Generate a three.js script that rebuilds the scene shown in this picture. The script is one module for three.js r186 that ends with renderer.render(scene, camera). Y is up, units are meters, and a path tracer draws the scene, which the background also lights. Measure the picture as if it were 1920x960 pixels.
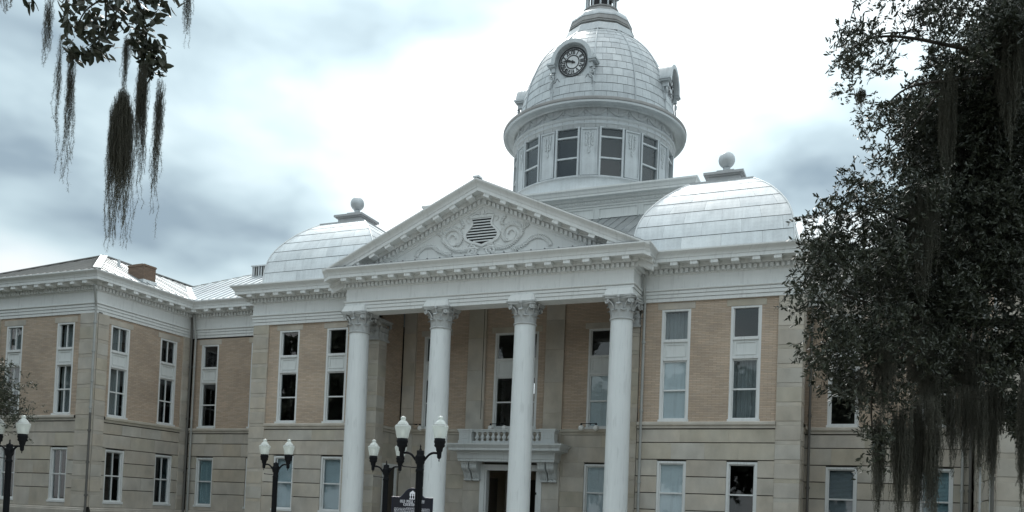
import * as THREE from 'three';
import { mergeGeometries } from 'three/addons/utils/BufferGeometryUtils.js';

/* ------------------------------------------------------------------ camera, sky, sun, exposure */
const scene = new THREE.Scene();
const camera = new THREE.PerspectiveCamera(58.43, 1920 / 1818.35, 0.1, 1500);
camera.rotation.order = 'YXZ';
camera.position.set(15.266, 1.6, 33.663);
camera.rotation.set(0.03226, 0.39603, 0.03938);
camera.setViewOffset(1920, 1818.35, 0, 0, 1920, 960);       // the photograph is the upper part of a taller frame
scene.add(camera);
const EXPOSURE = 2.0, SUN = 1.2;

/* ------------------------------------------------------------------ helpers */
let seed = 20231;
const rnd = () => { seed |= 0; seed = (seed + 0x6D2B79F5) | 0; let t = Math.imul(seed ^ (seed >>> 15), 1 | seed); t = (t + Math.imul(t ^ (t >>> 7), 61 | t)) ^ t; return ((t ^ (t >>> 14)) >>> 0) / 4294967296; };
const rr = (a, b) => a + (b - a) * rnd();
const lerp = (a, b, t) => a + (b - a) * t, clamp = (x, a = 0, b = 1) => Math.min(b, Math.max(a, x));
const sstep = (a, b, x) => { const t = clamp((x - a) / (b - a)); return t * t * (3 - 2 * t); };
const hash = (x, y, s) => { let h = Math.imul(x, 374761393) + Math.imul(y, 668265263) + Math.imul(s, 1442695041); h = Math.imul(h ^ (h >>> 13), 1274126177); return ((h ^ (h >>> 16)) >>> 0) / 4294967296; };
function pnoise(x, y, px, py, s) {                       // periodic value noise
  const xi = Math.floor(x), yi = Math.floor(y), fx = x - xi, fy = y - yi, u = fx * fx * (3 - 2 * fx), v = fy * fy * (3 - 2 * fy);
  const m = (a, n) => ((a % n) + n) % n, x0 = m(xi, px), x1 = m(xi + 1, px), y0 = m(yi, py), y1 = m(yi + 1, py);
  return lerp(lerp(hash(x0, y0, s), hash(x1, y0, s), u), lerp(hash(x0, y1, s), hash(x1, y1, s), u), v);
}
function fbm(u, v, fx, fy, oct, s) { let a = 0, w = 0.5, t = 0; for (let i = 0; i < oct; i++) { a += w * pnoise(u * fx, v * fy, fx, fy, s + i); t += w; w *= 0.5; fx *= 2; fy *= 2; } return a / t; }
function hash3(x, y, z) { let h = Math.imul(x, 374761393) + Math.imul(y, 668265263) + Math.imul(z, 2147483647 ^ 0x5bd1e995); h = Math.imul(h ^ (h >>> 13), 1274126177); return ((h ^ (h >>> 16)) >>> 0) / 4294967296; }
function n3(x, y, z) {
  const xi = Math.floor(x), yi = Math.floor(y), zi = Math.floor(z), s = (t) => t * t * (3 - 2 * t), u = s(x - xi), v = s(y - yi), w = s(z - zi);
  const e = (k) => lerp(lerp(hash3(xi, yi, k), hash3(xi + 1, yi, k), u), lerp(hash3(xi, yi + 1, k), hash3(xi + 1, yi + 1, k), u), v);
  return lerp(e(zi), e(zi + 1), w);
}
const f3 = (x, y, z, o) => { let a = 0, w = 0.5, t = 0; for (let i = 0; i < o; i++) { a += w * n3(x, y, z); t += w; w *= 0.5; x = x * 2.03 + 7.1; y = y * 2.03 + 3.7; z = z * 2.03 + 1.3; } return a / t; };
function dataTex(n, m, fn, srgb, perX, perY) {            // fn(u,v) -> [r,g,b] 0..1
  const d = new Uint8Array(n * m * 4);
  for (let j = 0; j < m; j++) for (let i = 0; i < n; i++) { const c = fn(i / n, j / m), k = (j * n + i) * 4; d[k] = clamp(c[0]) * 255; d[k + 1] = clamp(c[1]) * 255; d[k + 2] = clamp(c[2]) * 255; d[k + 3] = 255; }
  const t = new THREE.DataTexture(d, n, m); t.wrapS = t.wrapT = THREE.RepeatWrapping; t.magFilter = THREE.LinearFilter; t.minFilter = THREE.LinearMipmapLinearFilter; t.generateMipmaps = true;
  if (srgb) t.colorSpace = THREE.SRGBColorSpace; t.repeat.set(1 / perX, 1 / perY); t.needsUpdate = true; return t;
}

/* the sky: a broken overcast computed by direction (air and clouds only) */
{
  const W = 2048, H = 1024, d = new Float32Array(W * H * 4), D = Math.PI / 180;
  // cloud masses: azimuth (0 = -z, + to the right), elevation, half sizes in degrees, weight
  const masses = [[-43, 18, 9.5, 3.4, 0.62], [-52, 23, 15, 9, 0.44], [-51, 16.5, 11, 3.0, 0.34], [-3, 22, 9.5, 4.4, 0.85], [-9, 31, 8, 2.6, 0.3], [-24, 31.5, 7, 2.2, 0.25], [-34, 28.5, 8, 3.4, 0.42], [-58, 31, 14, 6, 0.45], [6, 12, 9, 5, 0.35], [-62, 17, 8, 3, 0.5],
    [25, 30, 16, 8, 0.5], [48, 18, 18, 5, 0.6], [80, 35, 25, 10, 0.5], [115, 20, 22, 7, 0.55], [150, 40, 24, 12, 0.5], [-95, 24, 24, 8, 0.55], [-130, 42, 28, 10, 0.5], [180, 18, 25, 6, 0.5], [-160, 25, 18, 7, 0.5], [-80, 52, 30, 10, 0.4], [20, 58, 34, 10, 0.35]];
  for (let j = 0; j < H; j++) {
    const el = ((j + 0.5) / H - 0.5) * 180, ce = Math.cos(el * D), y = Math.sin(el * D);
    for (let i = 0; i < W; i++) {
      const a = ((i + 0.5) / W - 0.5) * 2 * Math.PI, x = Math.cos(a) * ce, z = Math.sin(a) * ce;
      const az = Math.atan2(x, -z) / D;
      const wx = (f3(x * 5 + 9, y * 9, z * 5, 4) - 0.5), wy = (f3(x * 5, y * 9 + 31, z * 5 + 4, 4) - 0.5);
      let g = 0;
      for (const [ma, me, sa, se, w] of masses) {
        let da = az - ma; if (da > 180) da -= 360; if (da < -180) da += 360;
        const p = (da + wx * 13) / sa, q = (el - me + wy * 7) / se, r2 = p * p + q * q; if (r2 < 9) g += w * Math.exp(-r2 * 0.9);
      }
      const streak = f3(x * 3.2, y * 10 + 5, z * 3.2, 5);
      g = clamp(g * (0.75 + 0.6 * streak) + 0.16 * sstep(0.52, 0.75, streak));
      let da = az + 18; const glow = Math.exp(-(da * da / 900 + (el - 24) * (el - 24) / 260));
      const white = (0.55 + 0.24 * glow) * (0.74 + 0.74 * Math.max(0, y));
      const veil = 0.16 * sstep(0.4, 0.65, f3(x * 6 + 2, y * 14, z * 6 + 8, 4)) * (1 - glow);
      const k = (j * W + i) * 4, fine = f3(x * 11 + wx * 2, y * 26, z * 11 + wy * 2, 5) - 0.5; const t = clamp(g * (1 + 0.9 * fine) + veil + 0.30 * fine * (1 - 0.35 * glow)), dk = 0.8 + 0.45 * Math.max(0, y);
      d[k] = lerp(white * 0.985, 0.185 * dk, t); d[k + 1] = lerp(white, 0.243 * dk, t); d[k + 2] = lerp(white * 1.015, 0.29 * dk, t); d[k + 3] = 1;
      // thin cyan tint where cloud turns to white
      const e = t * (1 - t) * 4; d[k] *= 1 - 0.12 * e; d[k + 2] *= 1 + 0.02 * e;
      if (el < 0) { const h = sstep(0, -12, el); for (let c = 0; c < 3; c++) d[k + c] = lerp(d[k + c], 0.35, h); }
    }
  }
  const sky = new THREE.DataTexture(d, W, H, THREE.RGBAFormat, THREE.FloatType);
  sky.mapping = THREE.EquirectangularReflectionMapping; sky.magFilter = THREE.LinearFilter; sky.minFilter = THREE.LinearFilter; sky.needsUpdate = true; sky.name = 'sky';
  scene.background = sky; scene.environment = sky;
}
const sun = new THREE.DirectionalLight(new THREE.Color(1, 0.97, 0.92), SUN);   // veiled sun behind the building
sun.position.set(-32, 78, -52); sun.target.position.set(0, 6, -6); sun.castShadow = true; sun.shadow.radius = 26;
sun.shadow.camera.left = sun.shadow.camera.bottom = -45; sun.shadow.camera.right = sun.shadow.camera.top = 45; sun.shadow.camera.far = 260; sun.shadow.mapSize.set(2048, 2048);
scene.add(sun, sun.target);

/* ------------------------------------------------------------------ materials */
const S = (r, g, b, o = {}) => { const m = new THREE.MeshStandardMaterial({ roughness: 0.7, side: THREE.DoubleSide, ...o }); m.color.setRGB(r, g, b); return m; };
const stainTex = dataTex(1024, 1024, (u, v) => {           // weathered limestone: fine grain, soft clouds, vertical run marks
  const a = fbm(u, v, 6, 6, 6, 3), b = fbm(u, v, 14, 5, 5, 21), g = hash(Math.floor(u * 1024), Math.floor(v * 1024), 5);
  const k = 0.74 + 0.30 * (a - 0.5) + 0.22 * (b - 0.5) + 0.07 * (g - 0.5); const w = fbm(u, v, 4, 4, 4, 77) - 0.5;
  const e = (x) => Math.pow(clamp(x), 1 / 2.2); return [e(k * (1 + 0.08 * w)), e(k), e(k * (1 - 0.1 * w))];
}, true, 4.2, 4.2);
const stainBump = dataTex(512, 512, (u, v) => { const k = fbm(u, v, 24, 24, 5, 41); return [k, k, k]; }, false, 1.4, 1.4);
const paintTex = dataTex(1024, 1024, (u, v) => {           // old white paint: faint dirt runs and chalky clouds
  const a = fbm(u, v, 5, 5, 5, 9), b = fbm(u, v, 64, 4, 4, 13), s = sstep(0.62, 0.8, fbm(u, v, 90, 9, 3, 55));
  const k = 0.92 + 0.10 * (a - 0.5) + 0.07 * (b - 0.5) - 0.09 * s; const e = (x) => Math.pow(clamp(x), 1 / 2.2); return [e(k * 0.995), e(k), e(k * 0.99)];
}, true, 5, 5);
const tinTex = dataTex(1024, 1024, (u, v) => {             // galvanised or silver-painted sheet
  const a = fbm(u, v, 4, 4, 5, 19), b = fbm(u, v, 40, 3, 4, 23), c = fbm(u, v, 70, 70, 3, 29);
  const k = 0.82 + 0.30 * (a - 0.5) + 0.16 * (b - 0.5) + 0.10 * (c - 0.5); const e = (x) => Math.pow(clamp(x), 1 / 2.2); return [e(k * 0.985), e(k), e(k * 1.005)];
}, true, 3.1, 3.1);
const tinRough = dataTex(512, 512, (u, v) => { const k = 0.55 + 0.5 * (fbm(u, v, 9, 9, 5, 31) - 0.5); return [k, k, k]; }, false, 2.3, 2.3);
const BC = 0.066, BL = 0.297;                               // roman brick: course height, brick length
const brickFn = (u, v, mode) => {
  const X = u * 20 * BL, Y = v * 90 * BC, row = Math.floor(Y / BC), off = (row % 2) * 0.5 * BL, bx = Math.floor((X + off) / BL), fx = (X + off) - bx * BL, fy = Y - row * BC;
  const joint = fy < 0.011 || fx < 0.008, id = hash(((bx % 20) + 20) % 20, row, 8), id2 = hash(((bx % 20) + 20) % 20, row, 18);
  if (mode) { const k = joint ? 0.15 : 0.8 + 0.2 * id; return [k, k, k]; }
  const w = fbm(u, v, 7, 7, 5, 61), g = hash(Math.floor(u * 2048), Math.floor(v * 2048), 4);
  let k = joint ? 0.50 : 0.80 + 0.15 * (id - 0.5) + 0.10 * (g - 0.5); k *= 0.95 + 0.34 * (w - 0.5); const h = joint ? 0.6 : id2;
  const e = (x) => Math.pow(clamp(x), 1 / 2.2); return [e(k * (0.99 + 0.04 * h)), e(k * 0.985), e(k * (0.95 + 0.05 * (1 - h)))];
};
const brickTex = dataTex(2048, 2048, (u, v) => brickFn(u, v, 0), true, 20 * BL, 90 * BC);
const brickBump = dataTex(1024, 1024, (u, v) => brickFn(u, v, 1), false, 20 * BL, 90 * BC);

const M = {
  stone: [[.70, .635, .545], [.68, .615, .525], [.72, .655, .565], [.665, .605, .525], [.69, .615, .51], [.71, .65, .57], [.675, .612, .505], [.72, .67, .59]].map((c) => S(...c, { map: stainTex, bumpMap: stainBump, bumpScale: 0.004, roughness: 0.88 })),
  mortar: S(.60, .575, .53, { roughness: .95 }),
  brick: S(.69, .562, .445, { map: brickTex, bumpMap: brickBump, bumpScale: 0.008, roughness: .9 }),
  core: S(.10, .095, .085, { roughness: .95 }),
  white: S(.87, .88, .88, { map: paintTex, roughness: .55 }),
  column: S(.87, .90, .915, { map: paintTex, roughness: .45 }),
  trim: S(.82, .84, .84, { map: paintTex, roughness: .5 }),
  frame: S(.82, .83, .835, { map: paintTex, roughness: .45 }),
  tin: S(.86, .88, .89, { map: tinTex, roughnessMap: tinRough, roughness: .8, metalness: .45 }),
  tinB: S(.80, .825, .84, { map: tinTex, roughnessMap: tinRough, roughness: .8, metalness: .45 }),
  tinC: S(.91, .92, .92, { map: tinTex, roughnessMap: tinRough, roughness: .75, metalness: .45 }),
  tower: S(.63, .66, .675, { map: tinTex, roughnessMap: tinRough, roughness: .85, metalness: .25 }),
  towerB: S(.60, .63, .645, { map: tinTex, roughnessMap: tinRough, roughness: .85, metalness: .25 }),
  towerC: S(.66, .69, .70, { map: tinTex, roughnessMap: tinRough, roughness: .8, metalness: .25 }),
  brownTin: S(.44, .43, .42, { map: tinTex, roughness: .7, metalness: .3 }),
  roofGrey: S(.44, .455, .46, { map: tinTex, roughnessMap: tinRough, roughness: .7, metalness: .7 }),
  roofDark: S(.36, .35, .335, { map: tinTex, roughness: .75, metalness: .3 }),
  galv: S(.78, .80, .81, { map: tinTex, roughness: .42, metalness: .65 }),
  seam: S(.17, .18, .19, { roughness: .8 }),
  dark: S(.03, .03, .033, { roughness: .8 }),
  room: S(.11, .105, .095, { roughness: .95 }),
  cream: S(.55, .47, .34, { roughness: .9 }),
  pipe: S(.52, .52, .50, { map: tinTex, roughness: .6, metalness: .3 }),
  brownPipe: S(.13, .125, .115, { roughness: .6 }),
  shade: S(.90, .94, .97, { roughness: .85, map: paintTex }),
  blind: S(.74, .84, .88, { roughness: .6 }),
  blindTeal: S(.45, .62, .66, { roughness: .6 }),
  blindGrey: S(.36, .40, .42, { roughness: .6 }),
  curtain: S(.34, .36, .36, { roughness: .95 }),
  iron: S(.008, .009, .011, { roughness: .55 }),
  clockBlack: S(.02, .021, .024, { roughness: .5 }),
  clockFace: S(.80, .83, .86, { roughness: .5, map: paintTex }),
  chimney: S(.30, .215, .16, { map: brickTex, bumpMap: brickBump, bumpScale: .006, roughness: .92 }),
  wood: S(.05, .04, .03, { roughness: .6 }),
  balc: S(.70, .72, .725, { map: paintTex, roughness: .55 }),
  capital: S(.70, .71, .70, { map: stainTex, roughness: .7 }),
  attic: S(.76, .78, .775, { map: paintTex, roughness: .6 }),
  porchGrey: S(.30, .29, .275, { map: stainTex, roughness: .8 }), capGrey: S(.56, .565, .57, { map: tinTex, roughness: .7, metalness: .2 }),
  steel: S(.75, .77, .80, { roughness: .35, metalness: .9 }),
};
M.bricks = [1, .95, 1.04].map((k) => { const m = M.brick.clone(); m.color.multiplyScalar(k); return m; });
M.glass = new THREE.MeshPhysicalMaterial({ color: 0xffffff, transmission: 1, thickness: 0, roughness: 0.02, ior: 1.52, side: THREE.DoubleSide }); M.glass.color.setRGB(.86, .89, .90);
M.globe = new THREE.MeshPhysicalMaterial({ transmission: 0.55, thickness: 0, roughness: 0.32, ior: 1.45, side: THREE.DoubleSide }); M.globe.color.setRGB(.90, .94, .92);
M.iron = new THREE.MeshPhysicalMaterial({ roughness: .6, specularIntensity: .3 }); M.iron.color.setRGB(.007, .008, .010);
M.opal = new THREE.MeshPhysicalMaterial({ roughness: .35 }); M.opal.color.setRGB(.90, .90, .88);
const stoneOf = () => M.stone[Math.floor(rnd() * 8)];

/* ------------------------------------------------------------------ geometry helpers */
function uvBox(g, ou = 0, ov = 0) {                         // uv in metres from the dominant axis of each face
  if (g.index) g = g.toNonIndexed();
  const p = g.attributes.position, n = p.count, uv = new Float32Array(n * 2), A = new THREE.Vector3(), B = new THREE.Vector3(), C = new THREE.Vector3();
  for (let i = 0; i < n; i += 3) {
    A.fromBufferAttribute(p, i); B.fromBufferAttribute(p, i + 1); C.fromBufferAttribute(p, i + 2);
    const N = B.clone().sub(A).cross(C.clone().sub(A)), ax = Math.abs(N.x), ay = Math.abs(N.y), az = Math.abs(N.z);
    [A, B, C].forEach((q, k) => { let u, v; if (az >= ax && az >= ay) { u = q.x; v = q.y; } else if (ax >= ay) { u = q.z; v = q.y; } else { u = q.x; v = q.z; } uv[(i + k) * 2] = u + ou; uv[(i + k) * 2 + 1] = v + ov; });
  }
  g.setAttribute('uv', new THREE.BufferAttribute(uv, 2)); return g;
}
const box = (x0, x1, y0, y1, z0, z1) => { const g = new THREE.BoxGeometry(x1 - x0, y1 - y0, z1 - z0); g.translate((x0 + x1) / 2, (y0 + y1) / 2, (z0 + z1) / 2); return g; };
const ubox = (x0, x1, y0, y1, z0, z1, o = true) => uvBox(box(x0, x1, y0, y1, z0, z1), o ? rr(0, 9) : 0, o ? rr(0, 9) : 0);
function bevBox(x0, x1, y0, y1, z0, z1, b) {               // box whose front edges are chamfered (front = +z)
  const P = [[x0, y0, z0], [x1, y0, z0], [x1, y1, z0], [x0, y1, z0], [x0, y0, z1 - b], [x1, y0, z1 - b], [x1, y1, z1 - b], [x0, y1, z1 - b], [x0 + b, y0 + b, z1], [x1 - b, y0 + b, z1], [x1 - b, y1 - b, z1], [x0 + b, y1 - b, z1]];
  const q = []; const f = (a, b2, c, d) => { for (const i of [a, b2, c, a, c, d]) q.push(...P[i]); };
  f(8, 9, 10, 11); for (let i = 0; i < 4; i++) { const j = (i + 1) % 4; f(4 + i, 4 + j, 8 + j, 8 + i); f(i, j, 4 + j, 4 + i); }
  const g = new THREE.BufferGeometry(); g.setAttribute('position', new THREE.Float32BufferAttribute(q, 3)); const h = uvBox(g, rr(0, 9), rr(0, 9)); h.computeVertexNormals(); return h;
}
const merge = (l) => mergeGeometries(l.map((g) => { const h = g.index ? g.toNonIndexed() : g; for (const k of Object.keys(h.attributes)) if (!['position', 'normal', 'uv'].includes(k)) h.deleteAttribute(k); if (!h.attributes.normal) h.computeVertexNormals(); if (!h.attributes.uv) h.setAttribute('uv', new THREE.BufferAttribute(new Float32Array(h.attributes.position.count * 2), 2)); return h; }));
function mesh(name, geo, mat, parent, kind) { const m = new THREE.Mesh(geo, mat); m.name = name; m.castShadow = m.receiveShadow = true; if (kind) m.userData.kind = kind; (parent || scene).add(m); return m; }
const taken = {};
function numbered(n) { taken[n] = (taken[n] ?? -1) + 1; return taken[n] ? n + '_' + String(taken[n]).padStart(3, '0') : n; }
function thing(name, label, category, pos = [0, 0, 0], group) { const o = new THREE.Group(); o.name = numbered(name); o.position.set(...pos); o.userData = { label, category }; if (group) o.userData.group = group; scene.add(o); return o; }
function grp(name, parent, x = 0, y = 0, z = 0, ry = 0) { const o = new THREE.Group(); o.name = name; o.position.set(x, y, z); o.rotation.y = ry; parent.add(o); return o; }
function tris(list) { const g = new THREE.BufferGeometry(); g.setAttribute('position', new THREE.Float32BufferAttribute(list.flat(2), 3)); g.computeVertexNormals(); return g; }
const quad = (a, b, c, d) => [a, b, c, a, c, d];
function sweep(prof, path, cap = true) {                    // prof [[outward, y]...] along path [[x, z]...], mitred
  const n = path.length, dirs = [], out = [];
  for (let i = 0; i < n - 1; i++) { const dx = path[i + 1][0] - path[i][0], dz = path[i + 1][1] - path[i][1], l = Math.hypot(dx, dz); dirs.push([dx / l, dz / l]); }
  for (let i = 0; i < n; i++) {
    const a = dirs[Math.max(0, i - 1)], b = dirs[Math.min(n - 2, i)], na = [-a[1], a[0]], nb = [-b[1], b[0]]; const mx = na[0] + nb[0], mz = na[1] + nb[1], s = 2 / (mx * mx + mz * mz);
    out.push([mx * s, mz * s]);
  }
  const pos = [], uv = []; let s0 = 0;
  for (let i = 0; i < n - 1; i++) {
    const L = Math.hypot(path[i + 1][0] - path[i][0], path[i + 1][1] - path[i][1]); let t0 = 0;
    for (let k = 0; k < prof.length - 1; k++) {
      const [o0, y0] = prof[k], [o1, y1] = prof[k + 1], t1 = t0 + Math.hypot(o1 - o0, y1 - y0);
      const V = (j, o, y) => [path[j][0] + out[j][0] * o, y, path[j][1] + out[j][1] * o];
      const a = V(i, o0, y0), b = V(i + 1, o0, y0), c = V(i + 1, o1, y1), d = V(i, o1, y1);
      pos.push(...a, ...b, ...c, ...a, ...c, ...d); uv.push(s0, t0, s0 + L, t0, s0 + L, t1, s0, t0, s0 + L, t1, s0, t1); t0 = t1;
    }
    s0 += L;
  }
  const g = new THREE.BufferGeometry(); g.setAttribute('position', new THREE.Float32BufferAttribute(pos, 3)); g.setAttribute('uv', new THREE.Float32BufferAttribute(uv, 2)); g.computeVertexNormals();
  return g;
}
const lathe = (pts, seg = 32, a0 = 0, len = Math.PI * 2) => new THREE.LatheGeometry(pts.map(([r, y]) => new THREE.Vector2(r, y)), seg, a0, len);
function flat(g) { const h = g.index ? g.toNonIndexed() : g; h.computeVertexNormals(); return h; }
function tube(pts, r, seg = 20, rad = 6, closed = false) { return new THREE.TubeGeometry(new THREE.CatmullRomCurve3(pts.map((p) => new THREE.Vector3(...p)), closed, 'catmullrom', 0.5), seg, r, rad, closed); }
function cyl(a, b, r0, r1 = r0, seg = 8) { const A = new THREE.Vector3(...a), B = new THREE.Vector3(...b), d = B.clone().sub(A), g = new THREE.CylinderGeometry(r1, r0, d.length(), seg); g.applyQuaternion(new THREE.Quaternion().setFromUnitVectors(new THREE.Vector3(0, 1, 0), d.normalize())); g.translate((a[0] + b[0]) / 2, (a[1] + b[1]) / 2, (a[2] + b[2]) / 2); return g; }

/* ------------------------------------------------------------------ ground */
{
  const grass = dataTex(1024, 1024, (u, v) => { const a = fbm(u, v, 8, 8, 6, 101), g = hash(Math.floor(u * 1024), Math.floor(v * 1024), 2); const k = 0.5 + 0.5 * (a - 0.5) + 0.3 * (g - 0.5); return [0.42 * k + .14, 0.50 * k + .14, 0.26 * k + .08]; }, true, 7, 7);
  const conc = dataTex(1024, 1024, (u, v) => { const a = fbm(u, v, 10, 10, 6, 131); const k = 0.66 + 0.2 * (a - 0.5); return [k, k * .985, k * .95]; }, true, 5, 5);
  const asph = dataTex(512, 512, (u, v) => { const g = hash(Math.floor(u * 512), Math.floor(v * 512), 7); const k = 0.24 + 0.1 * (g - 0.5); return [k, k, k]; }, true, 2, 2);
  const sheet = (name, x0, x1, z0, z1, y, m) => { const g = uvBox(tris(quad([x0, y, z1], [x1, y, z1], [x1, y, z0], [x0, y, z0]))); g.computeVertexNormals(); return mesh(name, g, m, scene, 'structure'); };
  sheet('ground', -500, 500, -500, 500, -0.02, S(.12, .125, .08, { map: grass, roughness: 1 }));
  sheet('path', -16, 16, 4.0, 36, 0.004, S(.82, .82, .81, { map: conc, roughness: .95 }));
  sheet('pavement', -60, 60, 36, 40, 0.1, S(.6, .6, .6, { map: conc, roughness: .95 }));
  sheet('road', -300, 300, 41, 52, 0.004, S(.9, .9, .9, { map: asph, roughness: .95 }));
  mesh('kerb', ubox(-60, 60, -0.02, 0.13, 40.0, 40.15), M.stone[0], scene, 'structure');
}

/* ================================================================== the courthouse */
const CH = thing('courthouse', 'pale brick and stone courthouse with white columned portico, silver corner domes and clock tower', 'courthouse');
const Y = { plinth: 1.1, joints: [1.977, 2.635, 3.292, 3.952, 4.62], belt: 5.15, sill: 5.42, lintel: 9.87, arch: 10.18 };

/* ---- windows ---- (local frame: x along the wall, y up, z outward; centred on x = 0) */
const WW = 0.575;
const cache = {};
const frameU = (dbl, w) => {                               // tall upper window: sash pair, white panel, small light above
  const l = [], zb = -.24, zf = -.055, a = Y.sill, t = Y.lintel;
  l.push(box(-w, -w + .1, a, t, zb, zf), box(w - .1, w, a, t, zb, zf), box(-w + .1, w - .1, t - .075, t, zb, zf), box(-w - .03, w + .03, a - .0, a + .085, zb, .03));
  l.push(box(-w + .1, w - .1, 7.84, 7.92, zb, zf + .012), box(-w + .1, w - .1, 8.57, 8.68, zb, zf + .03));
  l.push(box(-w + .1, -w + .15, a + .085, 7.84, -.21, -.12), box(w - .15, w - .1, a + .085, 7.84, -.21, -.12), box(-w + .1, w - .1, 6.64, 6.70, -.215, -.11), box(-w + .15, w - .15, a + .085, a + .15, -.21, -.12), box(-w + .15, w - .15, 7.78, 7.84, -.21, -.12));
  l.push(box(-w + .1, -w + .14, 8.68, t - .075, -.21, -.12), box(w - .14, w - .1, 8.68, t - .075, -.21, -.12));
  if (dbl) l.push(box(-.022, .022, a + .15, 7.78, -.205, -.125), box(-.022, .022, 8.68, t - .075, -.205, -.125));
  return uvBox(merge(l));
};
const frameG = (dbl, w) => {
  const l = [], zb = -.24, zf = -.045, a = 1.37, t = 3.87;
  l.push(box(-w, -w + .09, a, t, zb, zf), box(w - .09, w, a, t, zb, zf), box(-w + .09, w - .09, t - .085, t, zb, zf), box(-w - .03, w + .03, a - .1, a + .0, zb, .02));
  l.push(box(-w + .09, -w + .14, a, t - .085, -.21, -.12), box(w - .14, w - .09, a, t - .085, -.21, -.12), box(-w + .09, w - .09, 2.59, 2.65, -.215, -.11), box(-w + .14, w - .14, a, a + .075, -.21, -.12), box(-w + .14, w - .14, t - .13, t - .085, -.21, -.12));
  if (dbl) l.push(box(-.022, .022, a + .075, t - .13, -.205, -.125));
  return uvBox(merge(l));
};
const slats = (x0, x1, y0, y1, z, pitch) => { const l = []; for (let y = y0; y < y1; y += pitch) { const g = new THREE.BoxGeometry(x1 - x0, pitch * .92, .003); g.rotateX(-.55); g.translate((x0 + x1) / 2, y + pitch / 2, z); l.push(g); } return merge(l); };
function win(parent, x, kind, o = {}) {                     // kind 'U' or 'G'
  const w = o.w || WW, key = kind + (o.dbl ? 2 : 1) + w, g = grp('window', parent, x);
  cache[key] ??= kind === 'U' ? frameU(o.dbl, w) : frameG(o.dbl, w);
  mesh('frame', cache[key], M.frame, g);
  const panes = kind === 'U' ? [[Y.sill + .12, 6.67], [6.67, 7.81], [8.68, 9.80]] : [[1.40, 2.62], [2.62, 3.76]];
  panes.forEach(([a, b], i) => {
    const k2 = key + 'p' + i + (o.dbl ? 'd' : ''); const zz = -.165 + (i === 1 ? .012 : 0);
    const xs = o.dbl ? [[-w + .12, -.001], [.001, w - .12]] : [[-w + .12, w - .12]];
    xs.forEach(([xa, xb], q) => { cache[k2 + q] ??= box(xa, xb, a, b, zz - .002, zz + .002); mesh('pane', cache[k2 + q], M.glass, g); });
  });
  if (kind === 'U') {
    cache['sp' + w] ??= uvBox(merge([box(-w + .1, w - .1, 7.92, 8.57, -.2, -.10), box(-w + .18, w - .18, 8.46, 8.50, -.1, -.07), box(-w + .18, w - .18, 7.99, 8.03, -.1, -.07), box(-w + .18, -w + .22, 8.03, 8.46, -.1, -.07), box(w - .22, w - .18, 8.03, 8.46, -.1, -.07)]));
    mesh('spandrel_panel', cache['sp' + w], M.trim, g);
  }
  const cover = (what, y0, y1) => {
    const x0 = -w + .11, x1 = w - .11;
    if (what === 'shade') mesh('roller_shade', (() => { const q = new THREE.PlaneGeometry(x1 - x0 - .02, y1 - y0, 8, 12); const p = q.attributes.position; for (let i = 0; i < p.count; i++) p.setZ(i, .012 * Math.sin(p.getX(i) * 9 + p.getY(i) * 3) * (0.4 + rnd() * .3)); q.translate((x0 + x1) / 2 + rr(-.01, .03), (y0 + y1) / 2, -.205); q.computeVertexNormals(); return q; })(), M.shade, g);
    else if (what === 'curtain') mesh('curtain', (() => { const q = new THREE.PlaneGeometry(x1 - x0, y1 - y0, 40, 2); const p = q.attributes.position; for (let i = 0; i < p.count; i++) p.setZ(i, .04 * Math.sin(p.getX(i) * 38)); q.translate((x0 + x1) / 2, (y0 + y1) / 2, -.40); q.computeVertexNormals(); return q; })(), M.curtain, g);
    else mesh('blind', slats(x0, x1, y0, y1, -.27, .05), M[what], g, 'stuff');
  };
  if (o.low) cover(o.low, kind === 'U' ? Y.sill + .1 : 1.4, kind === 'U' ? 7.82 : 3.78);
  if (o.top) cover(o.top, 8.68, 9.8);
  return g;
}

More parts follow.
